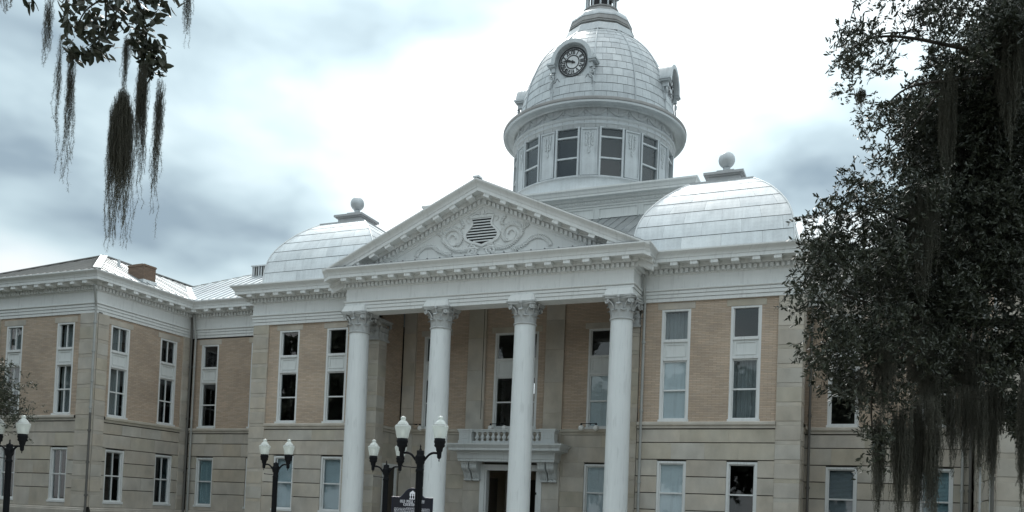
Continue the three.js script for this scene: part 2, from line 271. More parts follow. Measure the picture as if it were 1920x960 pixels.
/* ---- a wall with ashlar below, brick above, pilasters and windows ---- */
function facade(o) {
  const { u0, u1, wins = [], pil = [], top = Y.arch } = o, F = grp('facade', CH, o.x, 0, o.z, o.ry || 0);
  F.name = 'wall';
  const sh = new THREE.Shape([[u0, 0], [u1, 0], [u1, top + .05], [u0, top + .05]].map((p) => new THREE.Vector2(...p)));
  const hole = (a, b, c, d) => { sh.holes.push(new THREE.Path([[a, c], [a, d], [b, d], [b, c]].map((p) => new THREE.Vector2(...p)))); };
  const open = o.open || [];
  for (const w of wins) { const W = w.w || WW; if (w.u !== false) hole(w.x - W, w.x + W, Y.sill, Y.lintel); if (w.g !== false) hole(w.x - W, w.x + W, 1.37, 3.87); }
  for (const [a, b, c, d] of open) hole(a, b, c, d);
  const cg = new THREE.ExtrudeGeometry(sh, { depth: .22, bevelEnabled: false }); cg.translate(0, 0, -.36);
  mesh('wall_core', cg, M.core, F);
  // plinth
  mesh('plinth', (() => { const g = sweep([[-.1, 0], [.13, 0], [.13, .94], [.10, .97], [.10, 1.02], [.05, 1.05], [.05, 1.09], [-.1, 1.09]], [[u0, 0], [u1, 0]]); return g; })(), M.stone[3], F);
  // ashlar courses with open horizontal joints
  const zones = []; let c = u0; for (const [a, b] of [...pil].sort((p, q) => p[0] - q[0])) { if (a > c + .02) zones.push([c, a]); c = b; } if (u1 > c + .02) zones.push([c, u1]);
  const ys = [1.1, ...Y.joints, Y.belt];
  for (const [za, zb] of zones) for (let k = 0; k < ys.length - 1; k++) {
    const ya = ys[k], yb = ys[k + 1] - (o.smooth ? .006 : .035); let spans = [[za, zb]];
    const cut = (a, b, y0, y1) => { if (y1 <= ya + .02 || y0 >= yb - .02) return; spans = spans.flatMap(([p, q]) => { const r = []; if (a > p + .01) r.push([p, Math.min(q, a)]); if (b < q - .01) r.push([Math.max(p, b), q]); if (b <= p || a >= q) return [[p, q]]; return r; }); };
    for (const w of wins) if (w.g !== false) cut(w.x - (w.w || WW) - .004, w.x + (w.w || WW) + .004, 1.37, 3.87);
    for (const [a, b, y0, y1] of open) cut(a, b, y0, y1);
    for (const [p, q] of spans) {
      const L = q - p; if (L < .03) continue; const nb = Math.max(1, Math.round(L / rr(1.1, 1.7))); const cuts = [p]; for (let i = 1; i < nb; i++) cuts.push(p + L * (i / nb) + rr(-.12, .12)); cuts.push(q);
      for (let i = 0; i < nb; i++) {
        let y0 = ya; for (const w of wins) if (w.g !== false && cuts[i] < w.x + WW && cuts[i + 1] > w.x - WW) { if (ya < 1.37 && yb > 1.37) y0 = ya; }
        mesh('stone_block', bevBox(cuts[i] + .001, cuts[i + 1] - .001, y0, yb, -.14, rr(-.003, .002), .003), stoneOf(), F);
      }
    }
    // the sill course under each ground window
    if (k === 0) for (const w of wins) if (w.g !== false) mesh('stone_block', bevBox(w.x - (w.w || WW) - .003, w.x + (w.w || WW) + .003, 1.1, 1.262, -.14, 0, .004), stoneOf(), F);
  }
  // belt course, cut at pilasters
  for (const [a, b] of zones) mesh('belt_course', uvBox(sweep([[-.12, 5.16], [.035, 5.16], [.035, 5.265], [.05, 5.275], [.10, 5.29], [.10, 5.38], [.07, 5.415], [-.12, 5.415]], [[a, 0], [b, 0]]), rr(0, 5)), stoneOf(), F);
  // brick fields
  for (const [a, b] of zones) {
    const s = new THREE.Shape([[a, Y.sill - .005], [b, Y.sill - .005], [b, top], [a, top]].map((p) => new THREE.Vector2(...p)));
    let any = true;
    for (const w of wins) if (w.u !== false && w.x > a && w.x < b) { const W = w.w || WW, l = W + .17; s.holes.push(new THREE.Path([[w.x - W, Y.sill], [w.x - W, Y.lintel], [w.x - l, Y.lintel], [w.x - l, Y.lintel + .27], [w.x + l, Y.lintel + .27], [w.x + l, Y.lintel], [w.x + W, Y.lintel], [w.x + W, Y.sill]].map((p) => new THREE.Vector2(...p)))); }
    for (const [p, q, y0, y1] of open) if (y1 > Y.sill && p > a && q < b) s.holes.push(new THREE.Path([[p, Math.max(y0, Y.sill)], [p, y1], [q, y1], [q, Math.max(y0, Y.sill)]].map((t) => new THREE.Vector2(...t))));
    const g = new THREE.ExtrudeGeometry(s, { depth: .09, bevelEnabled: false }); g.translate(0, 0, -.14);
    if (any) mesh('brick_field', uvBox(g, rr(0, 5), Math.round(rr(0, 80)) * BC), M.bricks[Math.floor(rnd() * 3)], F);
    for (const w of wins) if (w.u !== false && w.x > a && w.x < b) { const l = (w.w || WW) + .166; mesh('lintel', bevBox(w.x - l, w.x + l, Y.lintel + .003, Y.lintel + .266, -.14, -.035, .006), stoneOf(), F); }
  }
  // pilasters of tall and thin blocks bedded in pale mortar
  for (const [a, b] of pil) {
    mesh('pilaster_mortar', box(a + .012, b - .012, 1.1, top, -.14, .012), M.mortar, F);
    let y = 1.1, i = 0; const off = o.pilOff || 0; while (y < top - .02) { const h = i % 2 ? .165 : .555, y1 = Math.min(top, y + h); mesh('stone_block', bevBox(a, b, y + .004, y1 - .004, -.13, i % 2 ? .022 : .034, .008), i % 2 && o.bands ? M.stone[3] : stoneOf(), F); y = y1; i++; }
  }
  for (const w of wins) { if (w.u !== false) win(F.parent === CH ? F : F, w.x, 'U', { dbl: o.dbl, low: w.ul, top: w.ut, w: w.w }); if (w.g !== false) win(F, w.x, 'G', { dbl: o.dbl, low: w.gl, w: w.w }); }
  // windows are parts of the courthouse itself
  for (const g of F.children.filter((q) => q.name === 'window')) { CH.attach(g); }
  return F;
}
const H = Math.PI / 2;
const wA = 7.91, wB = 10.6, pA = 11.79, PX = 12.70, UX = 18.66, ZH = -2.22, ZW = 3.95, XI = 6.49;
facade({ x: 0, z: 0, u0: -PX, u1: -XI, pil: [[-PX, -pA]], wins: [{ x: -wB, gl: 'blind' }, { x: -wA, gl: 'blind' }] });
facade({ x: 0, z: 0, u0: XI, u1: PX, pil: [[pA, PX]], wins: [{ x: wA, gl: 'shade', ul: 'shade', ut: 'curtain' }, { x: wB, ul: 'curtain', gl: null }] });
facade({ x: PX, z: 0, ry: H, u0: .14, u1: 2.08, pil: [[.14, .95]] });                     // right pavilion, outer side
facade({ x: -PX, z: 0, ry: -H, u0: -2.08, u1: -.14, pil: [] });
facade({ x: 0, z: ZH, u0: -UX + .14, u1: -PX + .14, wins: [{ x: -17.385, gl: 'blindTeal' }, { x: -14.1 }] });
facade({ x: 0, z: ZH, u0: PX - .14, u1: UX - .14, wins: [{ x: 14.07, gl: 'blindGrey' }, { x: 17.385, gl: 'blindTeal' }] });
const sideW = [{ x: -2.42, ut: 'curtain', ul: 'curtain' }, { x: .71 }];
facade({ x: -UX, z: 0, ry: H, u0: -ZW + .14, u1: -ZH, pil: [[-ZW + .14, -3.2], [1.68, 2.22]], wins: sideW, dbl: true, bands: true, top: 10.25 });
facade({ x: UX, z: 0, ry: -H, u0: ZH, u1: ZW - .14, pil: [[3.2, ZW - .14], [-2.22, -1.68]], wins: sideW.map((w) => ({ ...w, x: -w.x })), dbl: true, bands: true, top: 10.25 });
facade({ x: 0, z: ZW, u0: -26.12, u1: -UX, pil: [[-19.63, -UX], [-26.12, -25.15]], wins: [{ x: -24.13, ul: 'curtain', ut: 'curtain' }, { x: -20.64, ul: 'curtain', ut: 'curtain' }], dbl: true, bands: true, top: 10.25 });
facade({ x: 0, z: ZW, u0: UX, u1: 26.12, pil: [[UX, 19.63], [25.15, 26.12]], wins: [{ x: 24.13 }, { x: 20.64 }], dbl: true, bands: true, top: 10.25 });
// loggia: back wall and returns (smooth ashlar)
const ZB = -2.71, LX = 5.85;
facade({ x: 0, z: ZB, u0: -LX, u1: LX, top: 11.15, smooth: true, pil: [], open: [[-1.42, 1.42, 0, 3.55]], wins: [{ x: -4.12, w: .67 }, { x: 0, w: .54 * 2, g: false, dbl: true }, { x: 4.12, w: .67, ul: 'shade', gl: 'shade' }] });
facade({ x: -LX, z: 0, ry: H, u0: .72, u1: 2.6, top: 11.15, smooth: true });
facade({ x: LX, z: 0, ry: -H, u0: -2.6, u1: -.72, top: 11.15, smooth: true });
{
  const F = grp('loggia', CH);
  // stone strips on the loggia's back wall
  for (const [a, b] of [[-5.85, -5.2], [-2.40, -1.5], [1.46, 2.34], [5.2, 5.85]]) { let y = 1.1; while (y < 11.1) { const y1 = Math.min(11.12, y + rr(1.1, 1.5)); mesh('stone_block', bevBox(a, b, y + .003, y1 - .003, ZB - .1, ZB + .07, .006), stoneOf(), F); y = y1; } }
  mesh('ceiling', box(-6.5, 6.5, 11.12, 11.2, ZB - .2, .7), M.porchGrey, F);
  // square piers behind the end columns
  for (const s of [-1, 1]) { let y = 1.1, i = 0; while (y < 9.2) { const h = i % 2 ? .165 : .555, y1 = Math.min(9.24, y + h), a = s * 6.46, b = s * 5.64; const g = bevBox(Math.min(a, b), Math.max(a, b), y + .004, y1 - .004, -.72, -.03, .008); mesh('stone_block', g, i % 2 ? stoneOf() : stoneOf(), F); y = y1; i++; } mesh('pier_core', box(Math.min(s * 6.44, s * 5.66), Math.max(s * 6.44, s * 5.66), 1.1, 10.17, -.70, -.05), M.mortar, F); }
  mesh('porch_floor', ubox(-6.9, 6.9, .6, .75, ZB, 1.9), M.porchGrey, F);
  for (let k = 0; k < 6; k++) mesh('step', ubox(-6.9, 6.9, .125 * k, .125 * (k + 1) - .002, 1.9, 1.9 + .34 * (6 - k)), M.stone[k % 6], F);
  // white door case on the left return wall
  mesh('door_case', uvBox(merge([box(-LX - .02, -LX + .08, 1.1, 3.5, -1.30, -1.14), box(-LX - .02, -LX + .08, 1.1, 3.5, -2.35, -2.19), box(-LX - .02, -LX + .10, 3.5, 3.68, -2.40, -1.10)])), M.frame, F);
  mesh('door_leaf', box(-LX - .03, -LX + .02, 1.1, 3.5, -2.19, -1.30), M.wood, F);
}
// plain outer and rear walls that close the block
for (const g of [box(-12.5, 12.5, 0, 10.2, -24.3, -24), box(-26.1, -25.82, 0, 10.25, -20, 3.5), box(25.82, 26.1, 0, 10.25, -20, 3.5), box(-26.1, -12.5, 0, 10.25, -20.3, -20), box(12.5, 26.1, 0, 10.25, -20.3, -20), box(-12.6, -12.3, 0, 10.2, -24, -20), box(12.3, 12.6, 0, 10.2, -24, -20)]) mesh('rear_wall', uvBox(g), M.brick, CH);
{
  const F = grp('interior', CH);
  for (const [a, b] of [[4.66, 4.96], [10.3, 10.42]]) {
    mesh('floor_slab', box(-25.8, 25.8, a, b, -20, -2.9), M.room, F);
    for (const s of [-1, 1]) { mesh('floor_slab', box(Math.min(s * 6.7, s * 12.4), Math.max(s * 6.7, s * 12.4), a, b, -2.9, -.36), M.room, F); mesh('floor_slab', box(Math.min(s * 19, s * 25.8), Math.max(s * 19, s * 25.8), a, b, -2.9, 3.58), M.room, F); }
  }
  mesh('ground_slab', box(-25.8, 25.8, 1.0, 1.08, -20, -2.9), M.room, F); for (const s of [-1, 1]) { mesh('ground_slab', box(Math.min(s * 6.7, s * 12.4), Math.max(s * 6.7, s * 12.4), 1.0, 1.08, -2.9, -.36), M.room, F); mesh('ground_slab', box(Math.min(s * 19, s * 25.8), Math.max(s * 19, s * 25.8), 1.0, 1.08, -2.9, 3.58), M.room, F); }
  for (const g of [box(-18.9, -1.9, 1.08, 10.3, -7.9, -7.7), box(1.9, 18.9, 1.08, 10.3, -7.9, -7.7), box(-12.5, -12.3, 1.08, 10.3, -7.7, -2.6), box(12.3, 12.5, 1.08, 10.3, -7.7, -2.6), box(-6.72, -6.5, 1.08, 10.3, -7.7, -.36), box(6.5, 6.72, 1.08, 10.3, -7.7, -.36), box(-22.6, -22.4, 1.08, 10.3, -7.7, 0), box(22.4, 22.6, 1.08, 10.3, -7.7, 0), box(-25.8, -18.9, 1.08, 10.3, -7.9, -7.7), box(18.9, 25.8, 1.08, 10.3, -7.9, -7.7), box(-25.8, -22.6, 1.08, 10.3, -.1, .1), box(-9.3, -9.2, 1.08, 10.3, -7.7, -1.5), box(9.2, 9.3, 1.08, 10.3, -7.7, -1.5)]) mesh('partition', g, M.room, F);
  // entrance hall
  mesh('hall_wall', box(-1.9, -1.8, 1.1, 4.6, -7.7, -3.1), M.cream, F); mesh('hall_wall', box(1.8, 1.9, 1.1, 4.6, -7.7, -3.1), M.cream, F); mesh('hall_wall', box(-1.9, 1.9, 1.1, 4.6, -7.75, -7.6), M.cream, F);
  mesh('hall_door', box(-1.5, -.55, 1.1, 3.3, -7.58, -7.5), M.wood, F); mesh('hall_door', box(.2, 1.6, 1.1, 3.3, -7.58, -7.5), M.wood, F);
}

/* ---- entablature: architrave, frieze, cornice ---- */
const profA = [[-.1, 10.17], [.0, 10.17], [.0, 10.295], [-.03, 10.297], [-.03, 10.315], [.03, 10.317], [.03, 10.44], [.0, 10.442], [.0, 10.46], [.06, 10.462], [.06, 10.565], [.03, 10.567], [.03, 10.582], [.085, 10.585], [.11, 10.61], [.11, 10.65], [.03, 10.665]];
const profF = [[.03, 10.65], [.03, 11.20]];
const profC = [[.03, 11.185], [.055, 11.20], [.085, 11.235], [.085, 11.43], [.20, 11.432], [.235, 11.455], [.25, 11.47], [.25, 11.585], [.635, 11.587], [.635, 11.56], [.66, 11.56], [.66, 11.70], [.685, 11.705], [.69, 11.73], [.705, 11.77], [.74, 11.82], [.79, 11.865], [.825, 11.90], [.845, 11.925], [.845, 11.975], [-.5, 12.02]];
const shift = (p, d) => p.map(([o, y]) => [o, y + d]);
const WD = .075;
const runs = [
  { d: WD, path: [[-26.12, -12], [-26.12, ZW], [-UX, ZW], [-UX, ZH], [-PX, ZH]] },
  { d: 0, path: [[-PX, -2.4], [-PX, .05], [-XI, .05], [-XI, 1.38], [XI, 1.38], [XI, .05], [PX, .05], [PX, -2.4]] },
  { d: WD, path: [[PX, ZH], [UX, ZH], [UX, ZW], [26.12, ZW], [26.12, -12]] },
];
const modG = (() => { const s = new THREE.Shape(); s.moveTo(0, 0); s.lineTo(.40, 0); s.lineTo(.37, 0); s.lineTo(.37, -.145); s.lineTo(.28, -.155); s.quadraticCurveTo(.14, -.14, .07, -.165); s.lineTo(0, -.165); const g = new THREE.ExtrudeGeometry(s, { depth: .27, bevelEnabled: true, bevelSize: .008, bevelThickness: .008, bevelSegments: 1 }); g.translate(0, 0, -.135); g.rotateY(-H); return uvBox(g); })();   // projects along +z
for (const run of runs) {
  const P = run.path, d = run.d;
  mesh('architrave', sweep(shift(profA, d), P), M.white, CH); mesh('frieze', sweep(shift(profF, d), P), M.white, CH);
  const C = mesh('cornice', sweep(shift(profC, d), P), M.white, CH), dent = [];
  for (let i = 0; i < P.length - 1; i++) {
    const [x0, z0] = P[i], [x1, z1] = P[i + 1], L = Math.hypot(x1 - x0, z1 - z0), dx = (x1 - x0) / L, dz = (z1 - z0) / L, ry = Math.atan2(-dz, dx), sideX = -dz, sideZ = dx;
    if (z0 < -5 || z1 < -5) continue;
    const turn = (a, b, c) => { const cr = (b[0] - a[0]) * (c[1] - b[1]) - (b[1] - a[1]) * (c[0] - b[0]); return cr; };  // <0 outer corner
    const outer0 = i > 0 && turn(P[i - 1], P[i], P[i + 1]) < 0, outer1 = i < P.length - 2 && turn(P[i], P[i + 1], P[i + 2]) < 0, inner0 = i > 0 && !outer0, inner1 = i < P.length - 2 && !outer1;
    const a = outer0 ? -.12 : inner0 ? .12 : .05, b = L - (outer1 ? -.12 : inner1 ? .12 : .05);
    const nd = Math.max(1, Math.round((b - a) / .2)), st = (b - a) / nd;
    for (let k = 0; k < nd; k++) { const s = a + st * (k + .5), g = box(-.058, .058, 11.25 + d, 11.415 + d, 0, .12); g.rotateY(ry); g.translate(x0 + dx * s + sideX * .08, 0, z0 + dz * s + sideZ * .08); dent.push(g); }
    const ma = outer0 ? .16 : inner0 ? .62 : .4, mb = L - (outer1 ? .16 : inner1 ? .62 : .4); const nm = Math.round((mb - ma) / .81);
    if (L > 1.2) for (let k = 0; k <= nm; k++) { const s = nm ? ma + (mb - ma) * k / nm : L / 2, m = mesh('modillion', modG, M.white, C); m.position.set(x0 + dx * s + sideX * .25, 11.58 + d, z0 + dz * s + sideZ * .25); m.rotation.y = ry; }
  }
  mesh('dentils', uvBox(merge(dent)), M.white, C, 'stuff');
}
// the portico beam behind the architrave, and its side beams
mesh('portico_beam', uvBox(merge([box(-6.44, 6.44, 10.172, 11.3, .60, 1.36), box(-6.44, -5.68, 10.172, 11.15, -.03, .598), box(5.68, 6.44, 10.172, 11.15, -.03, .598)])), M.white, CH);

/* ---- columns ---- */
function leafStrip(w, h, lip, n = 6) {                      // acanthus leaf: strip that leans out and curls over at its tip
  const pts = []; for (let i = 0; i <= n; i++) { const t = i / n; const y = h * (t < .82 ? t / .82 : 1 - (t - .82) * .9), o = lip * (t < .55 ? .12 * t : .066 + Math.pow((t - .55) / .45, 1.6)); const ww = w * (t < .75 ? (.72 + .35 * Math.sin(t * 3.6)) : (1.05 - (t - .75) * 2.9)); pts.push([ww / 2, y, o]); }
  const l = []; for (let i = 0; i < n; i++) { const [a, y0, o0] = pts[i], [b, y1, o1] = pts[i + 1]; const e = .02; l.push(...quad([-a, y0, o0], [0, y0, o0 + e], [0, y1, o1 + e], [-b, y1, o1]), ...quad([0, y0, o0 + e], [a, y0, o0], [b, y1, o1], [0, y1, o1 + e])); l.push(...quad([-a, y0, o0 - .02], [a, y0, o0 - .02], [b, y1, o1 - .025], [-b, y1, o1 - .025])); }
  return tris(l);
}
function volute(r, t) { const pts = []; for (let i = 0; i <= 26; i++) { const a = i / 26 * Math.PI * 3.2, q = r * (1 - i / 30); pts.push([Math.cos(a + .6) * q, Math.sin(a + .6) * q, 0]); } return tube(pts, t, 30, 5); }
const capitalG = (() => {
  const l = [], Yb = 9.27, Hc = .90;
  l.push(lathe([[.43, Yb - .02], [.47, Yb - .01], [.485, Yb + .02], [.47, Yb + .05], [.44, Yb + .06]], 32));
  l.push(lathe([[.40, Yb + .05], [.385, Yb + .4], [.42, Yb + .62], [.52, Yb + .74], [.56, Yb + .77]], 32));
  for (let row = 0; row < 2; row++) for (let k = 0; k < 8; k++) { const g = leafStrip(.30, row ? .56 : .30, row ? .19 : .14); g.translate(0, Yb + .06, .425); g.rotateY((k + (row ? .5 : 0)) * Math.PI / 4 + Math.PI / 8); l.push(g); }
  for (let k = 0; k < 4; k++) {                              // corner volutes, stems, abacus flower
    for (const s of [-1, 1]) { const v = volute(.095, .028); v.rotateY(s * .5); v.translate(s * .045, Yb + .66, .70); v.rotateY(k * H + Math.PI / 4); l.push(v); const st = tube([[s * .16, Yb + .42, .44], [s * .12, Yb + .60, .53], [s * .05, Yb + .74, .66]], .026, 8, 5); st.rotateY(k * H + Math.PI / 4); l.push(st); }
    const cl = new THREE.SphereGeometry(.075, 8, 6); cl.scale(1, .8, .6); cl.translate(0, Yb + .83, .585); cl.rotateY(k * H); l.push(cl);
    const st = tube([[0, Yb + .45, .46], [.02, Yb + .65, .53], [0, Yb + .8, .57]], .022, 8, 5); st.rotateY(k * H); l.push(st);
  }
  const ab = (R, c, y0, y1) => { const s = new THREE.Shape(); for (let k = 0; k < 4; k++) { const a = k * H + Math.PI / 4 - .085, b = k * H + Math.PI / 4 + .085, e = (k + 1) * H + Math.PI / 4 - .085; if (!k) s.moveTo(Math.cos(a) * R, Math.sin(a) * R); s.lineTo(Math.cos(b) * R, Math.sin(b) * R); const m = k * H + H; s.quadraticCurveTo(Math.cos(m) * c, Math.sin(m) * c, Math.cos(e) * R, Math.sin(e) * R); } const g = new THREE.ExtrudeGeometry(s, { depth: y1 - y0, bevelEnabled: false, curveSegments: 8 }); g.rotateX(-H); g.translate(0, y0, 0); return g; };
  l.push(ab(.80, .40, Yb + .77, Yb + .84), ab(.85, .44, Yb + .84, Yb + .90));
  return flat(uvBox(merge(l)));
})();
const shaftG = (() => { const p = []; for (let i = 0; i <= 20; i++) { const t = i / 20; p.push([.475 - .045 * Math.pow(t, 1.7), 1.20 + (9.25 - 1.20) * t]); } return lathe(p, 48); })();
{ const u = shaftG.attributes.uv; for (let i = 0; i < u.count; i++) u.setXY(i, u.getX(i) * 3, u.getY(i) * 7.7); }
const baseG0 = uvBox(merge([box(-.66, .66, 1.1, 1.26, -.66, .66), lathe([[.5, 1.26], [.63, 1.27], [.66, 1.32], [.63, 1.38], [.55, 1.39], [.53, 1.43], [.56, 1.46], [.58, 1.49], [.55, 1.53], [.48, 1.55]], 36)])), baseG = baseG0.translate(0, -.35, 0);
for (const x of [-6.0, -1.935, 1.935, 6.0]) {
  const c = grp('column', CH, x, 0, 1.05); const sh = mesh('shaft', shaftG, M.column, c); sh.rotation.y = x; mesh('capital', capitalG, M.capital, c); mesh('base', baseG, M.white, c);
  // the block that carries the beam on the capital
  const p = [[-.66, -.60, 10.172], [.66, .60, 10.172]]; mesh('impost_block', uvBox((() => { const a = .60, b = .50, y0 = 10.165, y1 = 10.44; const q = (s, y) => [[-s, y, -.1], [s, y, -.1], [s, y, s - .02], [-s, y, s - .02]]; const A = q(a, y0), B = q(b, y1); const l = []; for (let i = 0; i < 4; i++) { const j = (i + 1) % 4; l.push(...quad(A[i], A[j], B[j], B[i])); } l.push(...quad(...A), ...quad(...B)); return tris(l); })()), M.white, c);
}
{ // square capitals of the piers
  for (const s of [-1, 1]) {
    const l = []; const cx = s * 6.05; for (let f = 0; f < 4; f++) for (let r = 0; r < 2; r++) for (let k = -1; k <= 1; k++) { const g = leafStrip(.26, r ? .56 : .30, r ? .18 : .13); g.translate(k * .27 + (r ? 0 : 0), 9.30, .42); g.rotateY(f * H); g.translate(cx, 0, -.38); l.push(g); }
    for (let f = 0; f < 4; f++) for (const q of [-1, 1]) { const v = volute(.09, .026); v.translate(q * .45, 9.94, .52); v.rotateY(f * H); v.translate(cx, 0, -.38); l.push(v); }
    l.push(box(cx - .47, cx + .47, 9.22, 9.29, -.85, .09), box(cx - .44, cx + .44, 9.29, 9.34, -.82, .06), box(cx - .52, cx + .52, 10.03, 10.1, -.9, .13), box(cx - .57, cx + .57, 10.1, 10.168, -.95, .18));
    mesh('pier_capital', flat(uvBox(merge(l))), M.capital, CH);
  }
}

/* ---- pediment ---- */
{
  const PD = grp('pediment', CH), sl = .452, ZF = 1.38;
  // tympanum
  mesh('tympanum', uvBox(tris([[-6.2, 11.6, ZF], [6.2, 11.6, ZF], [0, 11.6 + 6.2 * sl, ZF]])), M.white, PD);
  const top = 15.235, k = 1.06;                               // outer line of the raking cornice
  const base = (x) => top - .865 * k - Math.abs(x) * sl;        // lower line, = profile y 11.185
  const rk = (s) => { const l = []; for (let i = 0; i < profC.length - 1; i++) { const f = (x, [o, y]) => [s * x, base(x) + (y - 11.185) * k * 1.04, ZF + Math.max(0, o - .004)]; l.push(...quad(f(0, profC[i]), f(7.30, profC[i]), f(7.30, profC[i + 1]), f(0, profC[i + 1]))); } return uvBox(tris(l)); };
  const cor = mesh('raking_cornice', merge([rk(-1), rk(1)]), M.white, PD), dent = [];
  for (const s of [-1, 1]) {
    for (let x = .14; x < 5.75; x += .2) { const y = base(x) + .065 * 1.1, h = .165 * 1.08, w = .058; const q = (xx, dy, z) => [s * xx, y + dy - (xx - x) * sl, z]; const F = ZF + .20, B = ZF + .07; dent.push(tris([...quad(q(x - w, 0, F), q(x + w, 0, F), q(x + w, h, F), q(x - w, h, F)), ...quad(q(x - w, 0, B), q(x + w, 0, B), q(x + w, 0, F), q(x - w, 0, F)), ...quad(q(x - w, 0, B), q(x - w, 0, F), q(x - w, h, F), q(x - w, h, B)), ...quad(q(x + w, 0, B), q(x + w, 0, F), q(x + w, h, F), q(x + w, h, B))])); }
    for (let i = 0; i < 8; i++) { const x = .42 + i * .76; const m = mesh('modillion', modG, M.white, cor); m.position.set(s * x, base(x) + (.40) * k * 1.04, ZF + .25); m.rotation.z = -s * Math.atan(sl); }
  }
  mesh('dentils', uvBox(merge(dent)), M.white, cor, 'stuff');
  mesh('apex_cap', uvBox(merge([box(-.14, .14, 15.2, 15.27, 1.9, 2.235)])), M.tin, PD);
  mesh('fillet', uvBox(merge([-1, 1].map((s) => { const f = (x, dy, z) => [s * x, base(x) + dy, z]; return tris([...quad(f(0, -.07, ZF + .03), f(6, -.07, ZF + .03), f(6, .02, ZF + .03), f(0, .02, ZF + .03)), ...quad(f(0, -.07, ZF), f(6, -.07, ZF), f(6, -.07, ZF + .03), f(0, -.07, ZF + .03))]); }))), M.white, PD);
  // flashing with little standing clips along the top of the horizontal cornice
  const cl = [box(-7.2, 7.2, 11.985, 12.0, 1.7, 2.2)]; for (let x = -6.2; x <= 5.2; x += .58) cl.push(box(x - .02, x + .02, 12.0, 12.05, 2.0, 2.18)); mesh('gutter_flashing', uvBox(merge(cl)), M.seam, PD);
  // shield-shaped louvre
  const outline = [[-.50, 13.80], [.42, 13.80], [.40, 13.68], [.36, 13.56], [.40, 13.44], [.55, 13.30], [.66, 13.17], [.69, 13.05], [.62, 12.92], [.45, 12.82], [.22, 12.76], [0, 12.68], [-.24, 12.77], [-.47, 12.84], [-.66, 12.95], [-.74, 13.08], [-.69, 13.2], [-.57, 13.33], [-.45, 13.46], [-.42, 13.58], [-.46, 13.7]];
  const scl = (f) => outline.map(([x, y]) => new THREE.Vector2((x + .03) * f - .03, (y - 13.25) * f + 13.25));
  const ring = new THREE.Shape(scl(1.17)); ring.holes.push(new THREE.Path(scl(1)));
  const V = grp('louvre', PD);
  const rg = new THREE.ExtrudeGeometry(ring, { depth: .06, bevelEnabled: true, bevelSize: .015, bevelThickness: .02, bevelSegments: 2 }); rg.translate(0, 0, ZF); mesh('louvre_frame', rg, M.white, V);
  const bk = new THREE.ShapeGeometry(new THREE.Shape(scl(1.02))); bk.translate(0, 0, ZF + .006); mesh('louvre_back', bk, M.dark, V);
  const span = (y) => { const xs = []; for (let i = 0; i < outline.length; i++) { const [x0, y0] = outline[i], [x1, y1] = outline[(i + 1) % outline.length]; if ((y0 - y) * (y1 - y) <= 0 && y0 !== y1) xs.push(x0 + (x1 - x0) * (y - y0) / (y1 - y0)); } return [Math.min(...xs), Math.max(...xs)]; };
  for (let y = 12.80; y < 13.78; y += .118) { const [a, b] = span(y + .02); const g = new THREE.BoxGeometry(b - a, .056, .015); g.rotateX(-.25); g.translate((a + b) / 2, y + .03, ZF + .05); mesh('slat', g, M.trim, V); }
  // scrollwork relief
  const rel = []; const Z = ZF + .02;
  const T = (pts, r, n = 40) => { for (const s of [-1, 1]) { const g = tube(pts.map(([x, y]) => [s * x - .02, y, 0]), r, n, 6); g.scale(1, 1, 1.7); g.translate(0, 0, Z); rel.push(g); } };
  const leafy = (pts, r) => { const c = new THREE.CatmullRomCurve3(pts.map(([x, y]) => new THREE.Vector3(x, y, 0))); const n = Math.round(c.getLength() / .085); for (let i = 1; i < n; i++) { const p = c.getPoint(i / n), t = c.getTangent(i / n); for (const s of [-1, 1]) for (const q of [-1, 1]) { const e = new THREE.SphereGeometry(1, 6, 4); e.scale(r * 1.7, r * .6, .06); e.rotateZ(s * (Math.atan2(t.y, t.x) + q * .75)); e.translate(s * (p.x - t.y * r * q) - .02, p.y + t.x * r * q, Z + .005); rel.push(e); } } };
  const sp = (cx, cy, r, a0, turns, dir) => { const p = []; for (let i = 0; i <= 30; i++) { const t = i / 30, a = a0 + dir * turns * 2 * Math.PI * t, q = r * (1 - .82 * t); p.push([cx + Math.cos(a) * q, cy + Math.sin(a) * q]); } return p; };
  const stem1 = [[.10, 12.50], [.42, 12.56], [.85, 12.50], [1.22, 12.55], [1.58, 12.78], [1.82, 13.10]];
  T(stem1, .045); leafy(stem1.slice(1), .055);
  const cur = sp(1.30, 13.02, .50, -.3, 1.55, 1); T(cur, .038, 60); leafy(cur.slice(0, 15), .05);
  const br = [[1.70, 12.92], [1.86, 13.2], [1.92, 13.42], [1.86, 13.66]]; T(br, .024); leafy(br, .04); const b2 = [[1.88, 13.22], [2.05, 13.32], [2.2, 13.45]]; T(b2, .022); leafy(b2, .035);
  const up = [[.98, 13.42], [.86, 13.56], [.98, 13.72], [1.04, 13.86]]; T(up, .026); leafy(up, .04);
  const low = [[1.35, 12.42], [1.65, 12.42], [1.98, 12.56], [2.2, 12.74], [2.5, 12.80], [2.8, 12.72], [3.0, 12.54], [3.06, 12.38]]; T(low, .032); leafy(low, .05);
  T(sp(.45, 12.42, .26, 1.2, 1.4, 1), .04, 40); leafy(sp(.45, 12.42, .28, 0, .95, 1), .055);
  for (const s of [-1, 1]) { rel.push(tube([[s * .5 - .03, 13.95, Z], [s * .25 - .03, 14.0, Z], [s * .1 - .03, 13.92, Z], [s * .2 - .03, 13.86, Z]], .03, 16, 5), tube([[s * .62 - .03, 13.62, Z], [s * .72 - .03, 13.74, Z], [s * .66 - .03, 13.86, Z], [s * .58 - .03, 13.8, Z]], .028, 16, 5)); }
  const pal = new THREE.SphereGeometry(1, 8, 6); pal.scale(.1, .14, .04); pal.translate(-.03, 14.04, Z); rel.push(pal);
